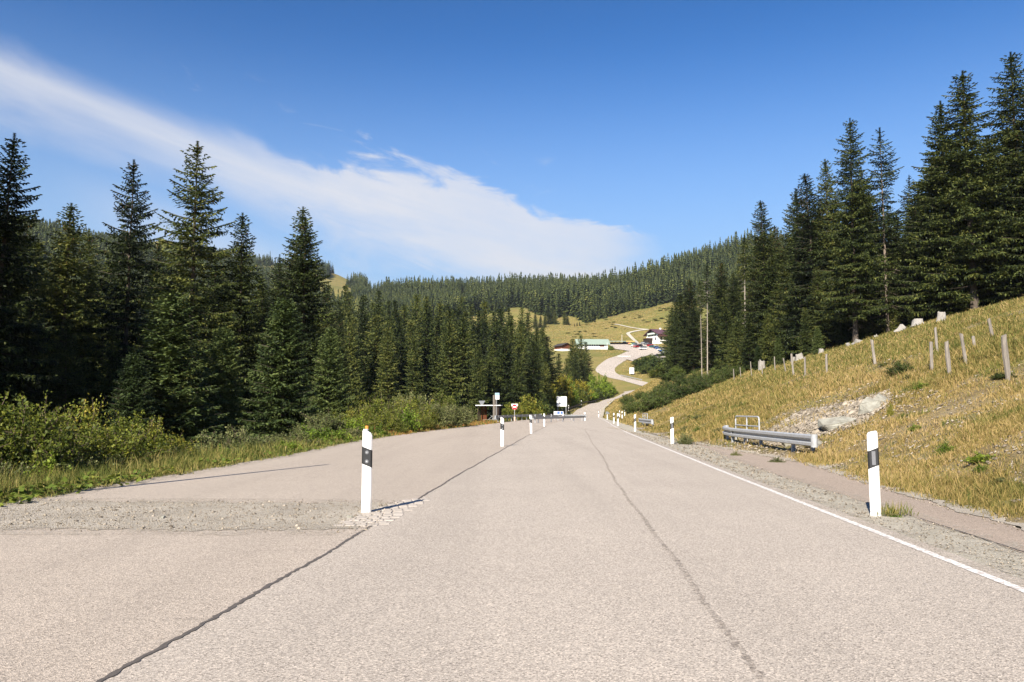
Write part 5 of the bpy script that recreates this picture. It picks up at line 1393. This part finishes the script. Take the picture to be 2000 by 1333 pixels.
mb = MB(); mb.box((-.1, .72, .45), (1.5, .32, .05)); mb.box((-.75, .72, .2), (.06, .3, .45)); mb.box((.55, .72, .2), (.06, .3, .45)); mb.obj("bench", M['grey_wood'], t)
p = gp(965.5, 84.5); t = thing("twin_pole", "pair of tall grey wooden poles in front of the timber shelter", "pole", p)
for x, h_ in ((-.09, 2.92), (.07, 2.96)): mb = MB(); mb.tube([(x, 0, -.2), (x, 0, h_)], .055, 9); mb.obj("pole", M['grey_wood'], t)
mb = MB(); mb.box((.02, -.02, .42), (.5, .05, .16)); mb.obj("crosspiece", M['alu'], t)
p = gp(971, 86); t = thing("stop_sign_post", "bus stop plate with a pale blue header beside the twin poles", "bus stop sign", p)
mb = MB(); mb.tube([(-.06, 0, -.2), (-.06, 0, 3.15)], .025, 8); mb.obj("pole", M['zinc'], t)
mb = MB(); mb.box((0, -.04, 2.82), (.46, .03, .70)); pn = mb.obj("plate", M['sign_white'], t)
mb = MB(); mb.box((0, -.058, 3.04), (.44, .006, .24)); mb.obj("blue_header", M['sky_blue'], pn)
mb = MB(); mb.prism_y([(-.05, 2.56), (.08, 2.56), (.06, 2.66), (.015, 2.70), (-.03, 2.66)], -.062, -.056); mb.obj("dark_symbol", M['black'], pn)
p = gp(941, 89); t = thing("yield_sign", "triangular give-way sign seen from its grey back above the shelter roof", "traffic sign", p)
mb = MB(); mb.tube([(-.03, .05, -.2), (-.03, .05, 2.75)], .03, 8); mb.obj("pole", M['zinc'], t)
mb = MB(); mb.prism_y([(-.37, 2.80), (.37, 2.80), (.03, 2.18), (-.03, 2.18)], .0, .014); mb.obj("plate", M['alu'], t)
t = thing("snow_pole", "tall thin snow pole beyond the left picture edge", "snow pole", (-7.4, 10.85, -.1)); mb = MB(); mb.tube([(0, 0, -.3), (.03, 0, 3.0), (0, 0, 6.0)], [.08, .07, .05], 8); mb.obj("shaft", M['grey_wood'], t)
# ------------------------------------------------------------------ buildings by the car park
def m_metal_roof(name, c):
    t = NT(name); p = t.objc()
    wv = t.n("ShaderNodeTexWave"); wv.inputs["Scale"].default_value = 1.3; t.l(p, wv.inputs["Vector"])
    cc = t.mix(t.noise(.7, 5, .6, p), tuple(x*.88 for x in c), tuple(min(1, x*1.1) for x in c))
    t.bsdf(cc, .45, .0, .5, wv.outputs["Fac"], .3, .05); return t.m
M['green_roof'] = m_metal_roof("pale_green_metal", (.27, .335, .275)); M['plum_roof'] = m_metal_roof("plum_tiles", (.115, .055, .062))
M['render'] = plain("white_render", (.76, .75, .72), .85, 0, .2, .06, .8); M['mint'] = plain("mint_facade", (.52, .60, .53), .8, 0, .2, .1, 1)
M['win'] = plain("dark_window_glass", (.025, .03, .038), .12, 0, .7, .3, .6)
def gable(mb, L, W, e, r_, over=.6, th=.18):
    """ridge along x; two roof slabs"""
    hw = W/2+over; drop = over*(r_-e)/(W/2)
    for sg in (-1, 1):
        a = mb.ring([(-L/2-over, 0, r_), (-L/2-over, sg*hw, e-drop), (-L/2-over, sg*hw, e-drop+th), (-L/2-over, 0, r_+th)])
        b = mb.ring([(L/2+over, 0, r_), (L/2+over, sg*hw, e-drop), (L/2+over, sg*hw, e-drop+th), (L/2+over, 0, r_+th)]); mb.skin([a, b])
def house_body(L, W, e, r_, z0=-1.5):
    mb = MB(); a = mb.ring([(-L/2, -W/2, z0), (-L/2, W/2, z0), (-L/2, W/2, e), (-L/2, 0, r_), (-L/2, -W/2, e)]); b = mb.ring([(L/2, -W/2, z0), (L/2, W/2, z0), (L/2, W/2, e), (L/2, 0, r_), (L/2, -W/2, e)]); mb.skin([a, b]); return mb
def window(t, x, y, z, w_, h_, face='front', name="window"):
    mb = MB()
    if face == 'front': mb.box((x, y-.03, z), (w_+.2, .08, h_+.2)); f = mb.obj(name, M['sign_white'], t); mb = MB(); mb.box((x, y-.06, z), (w_, .08, h_)); mb.obj("pane", M['win'], f)
    else: mb.box((x-.03, y, z), (.08, w_+.2, h_+.2)); f = mb.obj(name, M['sign_white'], t); mb = MB(); mb.box((x-.06, y, z), (.08, w_, h_)); mb.obj("pane", M['win'], f)
# long green-roofed building
p = hit(1156, 682); s = p[1]/FPX; print("barn", p)
t = thing("green_roofed_building", "long white building under a pale green metal roof, nearest the tawny field", "building", p, R(4)); L, W = 58*s, 30*s; e, r_ = 9.5*s, 18.5*s
house_body(L, W, e, r_).obj("wall", M['render'], t)
mb = MB(); gable(mb, L, W, e, r_, 1.2, .25); mb.obj("roof", M['green_roof'], t)
for k in range(7): window(t, -L*.26+k*L*.078, -W/2, e*.66, 1.1, 1.1)
mb = MB(); mb.box((L*.30, -W/2-.03, e*.62), (2.6, .1, e*.55)); mb.obj("door", M['brown_wood'], t)
mb = MB(); mb.box((0, -W/2-.5, -.2), (L*.96, 1.0, .9)); mb.obj("plinth", M['render'], t)
for k in range(2): window(t, -L/2, (k-.5)*3.6, e*.7, 1.3, 1.2, 'side')
# open shed
p = hit(1208, 673); s = p[1]/FPX
t = thing("open_shed", "low open-fronted car shed with a green roof between the long building and the hotel", "shed", p, R(3)); L = 62*s; W = 8.0; e = 4.2*s
for k in range(9): mb = MB(); mb.box((-L/2+.3+k*(L-.6)/8, -W/2+.2, e*.45), (.28, .28, e*1.1)); mb.obj("post", M['dark_wood'], t)
mb = MB(); mb.box((0, W/2, e*.45), (L, .2, e*1.2)); mb.box((-L/2+.1, 0, e*.45), (.2, W-.3, e*1.2)); mb.obj("wall", M['dark_wood'], t)
mb = MB(); a = mb.ring([(-L/2-1, -W/2-1.2, e*.98), (-L/2-1, W/2+1, e+3.2*s), (-L/2-1, W/2+1, e+3.2*s+.25), (-L/2-1, -W/2-1.2, e*.98+.25)]); b = mb.ring([(L/2+1, -W/2-1.2, e*.98), (L/2+1, W/2+1, e+3.2*s), (L/2+1, W/2+1, e+3.2*s+.25), (L/2+1, -W/2-1.2, e*.98+.25)]); mb.skin([a, b]); mb.obj("roof", M['green_roof'], t)
mb = MB(); mb.prism_y([(-L/2-1.6, e+3.4*s), (-L/2-.8, e+3.4*s), (-L/2+2.6, e*.6), (-L/2+1.6, e*.6)], -W/2-1.3, -W/2-1.1); mb.obj("gable_board", M['dark_wood'], t)
mb = MB(); mb.box((L*.33, -W/2-1.3, e*1.05), (5.5, .4, .7)); mb.obj("sign_fascia", plain("ochre_board", (.38, .30, .10), .7), t)
# hut
p = hit(1099, 685); s = p[1]/FPX
t = thing("wooden_hut", "small reddish brown wooden hut on a pale base at the left of the green-roofed buildings", "hut", p, R(-58)); L, W = 26*s, 21*s; e, r_ = 9.0*s, 13.5*s
house_body(L, W, e, r_, .5).obj("wall", M['brown_wood'], t)
mb = MB(); mb.box((0, 0, -.2), (L*1.03, W*1.03, 1.7)); mb.obj("base", M['render'], t)
mb = MB(); gable(mb, L, W, e, r_, .9, .2); mb.obj("roof", plain("dark_shingle", (.045, .038, .034), .8), t)
mb = MB(); mb.box((-L/2-.04, 0, e*.42), (.12, 2.2, 2.4)); mb.obj("door", M['dark_wood'], t)
# hotel
p = hit(1284, 672); s = p[1]/FPX; print("hotel", p)
t = thing("mountain_hotel", "large alpine hotel with plum-coloured gabled roof, dark balconies and white ground floor", "hotel", p+np.array([6.5, 6.0, .9]), R(24)); L, W = 20.0, 12.5; e, r_ = 17*s, 26*s
house_body(L, W, e, r_).obj("wall", M['mint'], t)
mb = MB(); mb.box((0, 0, 1.0), (L+.3, W+.3, 5.6)); mb.obj("ground_floor", M['render'], t)
mb = MB(); gable(mb, L, W, e, r_, 1.7, .3); rf = mb.obj("roof", M['plum_roof'], t)
mb = MB(); mb.prism_y([(3.0, r_-1.8), (6.6, r_-1.2), (8.2, r_-1.5), (8.2, e+.9), (3.0, e+.9)], -W/2-.2, -1.0); mb.obj("dormer", M['dark_wood'], rf)
mb = MB(); mb.box((-3.5, 1.0, r_+.4), (.9, .9, 1.8)); mb.obj("chimney", M['render'], rf)
mb = MB(); disc(mb, (8.0, r_-1.0), .75, -W/2-.9, -W/2-.7, 16); mb.obj("satellite_dish", M['sign_white'], rf)
M['rail_wood'] = plain('plum_brown_boards', (.085, .04, .034), .8, 0, .2, .3, 1)
mb = MB(); mb.prism_y([(-W*.40, e*1.03), (W*.40, e*1.03), (0, r_*.985)], 0, .25); gb_ = mb.obj('gable_boarding', M['dark_wood'], t); gb_.rotation_euler = (0, 0, R(90)); gb_.location = (-L/2-.02, 0, 0)
def balcony(x0, x1, y0, y1, z, rm=None):
    mb = MB(); mb.box(((x0+x1)/2, (y0+y1)/2, z), (x1-x0, y1-y0, .16)); b = mb.obj("balcony", M['dark_wood'], t)
    mb = MB(); mb.box(((x0+x1)/2, y0, z+.55), (x1-x0, .1, 1.0)); mb.box((x0, (y0+y1)/2, z+.55), (.1, y1-y0-.1, 1.0)); mb.obj("railing", rm or M['rail_wood'], b)
balcony(-L/2-.5, L/2+1, -W/2-1.8, -W/2, e*.60)
balcony(-L/2-1.0, -L/2, -W/2+2.2, W/2-2.2, e*.92, M['mint'])
for k in range(7): window(t, -L*.4+k*L*.13, -W/2-.15, 2.1, 1.4, 1.9)
for k in range(6): window(t, -L*.38+k*L*.15, -W/2, e*.78, 1.2, 1.5)
for k in range(3): window(t, -L/2-.15, -W*.3+k*W*.3, 2.1, 1.2, 1.7, 'side')
for k in range(3): window(t, -L/2, -W*.28+k*W*.28, e*.76, 1.1, 1.5, 'side')
window(t, -L/2-.28, 0, e*1.15, 1.4, 1.3, 'side')
mb = MB(); mb.box((-L/2-1.7, 2.6, 1.0), (3.2, 5.2, 3.0)); an = mb.obj("annex", M['dark_wood'], t)
mb = MB(); mb.box((-L/2-1.8, 2.6, 2.62), (3.8, 5.8, .2)); mb.obj("annex_roof", M['brown_wood'], an)
# low snow fence boards and flag pole on the car park edge
a, b = hit(1206, 697), hit(1232, 698)
t = thing("low_wall", "low white barrier wall along the lower edge of the car park", "wall", a, math.atan2(b[1]-a[1], b[0]-a[0])); Lw = float(np.hypot(*(b-a)[:2])); mb = MB()
mb.box((Lw/2, 0, .1), (Lw, .35, 1.0)); mb.obj("body", plain('concrete_barrier', (.52, .50, .46), .9), t, bevel=.04)
mb = MB(); mb.box((Lw/2, 0, .64), (Lw+.2, .5, .1)); mb.obj("coping", M['zinc'], t)
p = hit(1220, 671); t = thing("flag_pole", "thin white flag pole rising behind the open car shed", "pole", p+np.array([0, 12, 0])); mb = MB(); mb.tube([(0, 0, -1), (0, 0, 6.5)], [.12, .07], 8); mb.obj("shaft", M['sign_white'], t); mb = MB(); mb.tube([(0, 0, 6.5), (0, 0, 6.75)], [.14, .05], 8); mb.obj("finial", M['zinc'], t)
t = thing("flag_pole", "white flag pole with a ball top beside the clipped shrub", "pole", hit(1186, 684)); mb = MB(); mb.tube([(0, 0, -1), (0, 0, 4.2)], [.12, .08], 8); mb.obj("shaft", M['sign_white'], t); mb = MB(); mb.tube([(0, 0, 4.2), (0, 0, 4.45)], [.14, .05], 8); mb.obj("finial", M['zinc'], t)

# ------------------------------------------------------------------ parked cars
paints = {}
def paint(n, c):
    if n not in paints: paints[n] = plain("car_paint_"+n.replace(" ", "_"), c, .25, .2, .6, .03)
    return paints[n]
TYRE = plain("tyre_rubber", (.02, .02, .02), .8); LAMP = plain("lamp_glass", (.6, .6, .62), .15, .3, .8)
def car_meshes(kind):
    L, W = 4.3, 1.78
    side = {'hatch': [(-2.1,.35),(-2.12,.75),(-2.0,1.0),(2.05,.92),(2.14,.6),(2.1,.35)], 'estate': [(-2.2,.35),(-2.22,.8),(-2.12,1.0),(2.1,.9),(2.2,.6),(2.15,.35)], 'van': [(-2.3,.35),(-2.32,.8),(-2.3,1.1),(2.15,1.02),(2.35,.65),(2.3,.35)]}[kind]
    top = {'hatch': [(-1.95,.98),(-1.55,1.42),(-.6,1.50),(.25,1.45),(1.15,.94)], 'estate': [(-2.08,.98),(-1.85,1.42),(-.6,1.5),(.3,1.45),(1.2,.92)], 'van': [(-2.28,1.08),(-2.15,1.95),(-.4,2.05),(.8,1.95),(1.65,1.02)]}[kind]
    body = MB(); rings = []
    for yy, k, dz in [(-W/2, .97, .05), (-W/2+.06, 1, 0), (W/2-.06, 1, 0), (W/2, .97, .05)]: rings.append(body.ring([(x*k, yy, z) for x, z in side]))
    body.skin(rings)
    cab = MB(); rings = []
    for yy, k in [(-W/2+.08, 0), (-W/2+.2, 1), (W/2-.2, 1), (W/2-.08, 0)]:
        rings.append(cab.ring([(x*(.98 if k else 1), yy, z if (k or z < 1.2) else 1.0+(z-1.0)*.35) for x, z in top]))
    cab.skin(rings)
    roof = MB(); tp_ = [q for q in top if q[1] > 1.3]
    a = roof.ring([(x*.99, -W/2+.19, z+.01) for x, z in tp_]+[(x*.99, -W/2+.19, z-.05) for x, z in reversed(tp_)]); b = roof.ring([(x*.99, W/2-.19, z+.01) for x, z in tp_]+[(x*.99, W/2-.19, z-.05) for x, z in reversed(tp_)]); roof.skin([a, b])
    wh = MB(); n = 14; q = np.arange(n)*6.2832/n
    wh.skin([wh.ring([(.32*math.cos(t_), -.1, .32*math.sin(t_)) for t_ in q]), wh.ring([(.32*math.cos(t_), .1, .32*math.sin(t_)) for t_ in q])])
    return body, cab, roof, wh
CM = {k: car_meshes(k) for k in ('hatch', 'estate', 'van')}
CMESH = {k: (v[1].mesh("cabin_glass", M['win']), v[3].mesh("wheel", TYRE)) for k, v in CM.items()}
_lm = MB().box((0, 0, 0), (.08, .36, .16)).mesh("headlight", LAMP)
def car(kind, col, c, p, rz, label, tilt=None):
    t = thing("parked_car", label, "car", p+np.array([0, 0, .35]), rz, "cars parked by the hotel")
    b, cb_, r_, w_ = CM[kind]; m = paint(col, c)
    b.obj("body", m, t, bevel=.05); g_ = link("cabin_glass", CMESH[kind][0], t); r_.obj("roof", m, t)
    for x in (-1.3, 1.35):
        for y in (-.82, .82): o = link("wheel", CMESH[kind][1], t); o.location = (x, y, .32)
    for y in (-.62, .62): o = link("headlight", _lm, t); o.location = (2.13 if kind != 'van' else 2.3, y, .72)
    return t
C = {'white': (.8, .8, .8), 'silver': (.5, .52, .54), 'red': (.42, .02, .03), 'blue': (.05, .13, .36), 'navy': (.02, .035, .085), 'orange': (.62, .16, .03), 'teal': (.03, .13, .14), 'black': (.015, .016, .018), 'grey': (.16, .17, .19), 'lime': (.38, .45, .06), 'sky blue': (.18, .36, .55)}
for x, y, kd, cl, rz, lb in [
    (1060,940,'van','white',200,"big white van standing across the middle of the car park"),
    (915,892,'hatch','red',230,"bright red car beside the big white van"),
    (870,868,'estate','white',225,"white car in the row just before the bright red one"),
    (985,872,'hatch','black',215,"dark car showing behind the bright red one"),
    (880,838,'estate','teal',235,"teal car in the shed-side row next to the path"),
    (670,806,'hatch','sky blue',250,"light blue car at the left end of the row by the open shed"),
    (715,812,'estate','blue',250,"deep blue car second in the row by the open shed"),
    (755,818,'hatch','silver',248,"silver car third in the row by the open shed"),
    (790,828,'hatch','orange',245,"orange car in the row by the open shed"),
    (828,836,'hatch','lime',240,"yellow green car next to the orange one"),
    (1085,815,'estate','silver',300,"silver car in front of the hotel annex"),
    (1150,830,'estate','grey',300,"grey car in front of the hotel, left of the dark red one"),
    (1222,868,'van','red',295,"dark red van before the hotel lawn"),
    (1275,892,'estate','teal',300,"dark green car half behind the dark red van"),
    (1370,912,'hatch','navy',318,"navy car at the upper end of the curved row"),
    (1415,928,'estate','blue',320,"blue car second in the curved row on the right"),
    (1455,962,'hatch','white',325,"white car in the middle of the curved row on the right"),
    (1500,990,'estate','blue',328,"blue car after the white one in the curved row"),
    (1545,1025,'hatch','silver',330,"silver car almost hidden by the forest edge"),
    (1445,1080,'estate','navy',185,"navy car parked sideways nearest the camera below the curved row"),
    (1375,1090,'hatch','black',190,"black car left of the sideways navy one")]:
    car(kd, cl, C[cl], hit(1160+x/11.1, 600+y/11.1), R(rz), lb)
# ------------------------------------------------------------------ thin mountain haze
t = NT("haze_air"); pv = t.n("ShaderNodeVolumePrincipled"); pv.inputs["Color"].default_value = (.80, .88, 1.0, 1); pv.inputs["Density"].default_value = HAZE
pv.inputs["Anisotropy"].default_value = 0.2
t.l(pv.outputs[0], t.out.inputs["Volume"])
zmin = float(min(v for v in gz.ravel() if np.isfinite(v))) - 1.5
mb = MB(); mb.box((0, 0, (zmin+420)/2), (8400, 8400, 420-zmin)); o = mb.obj("haze", t.m); o["kind"] = "stuff"; o["label"] = "thin bluish mountain haze filling the valley air"; o["category"] = "haze"
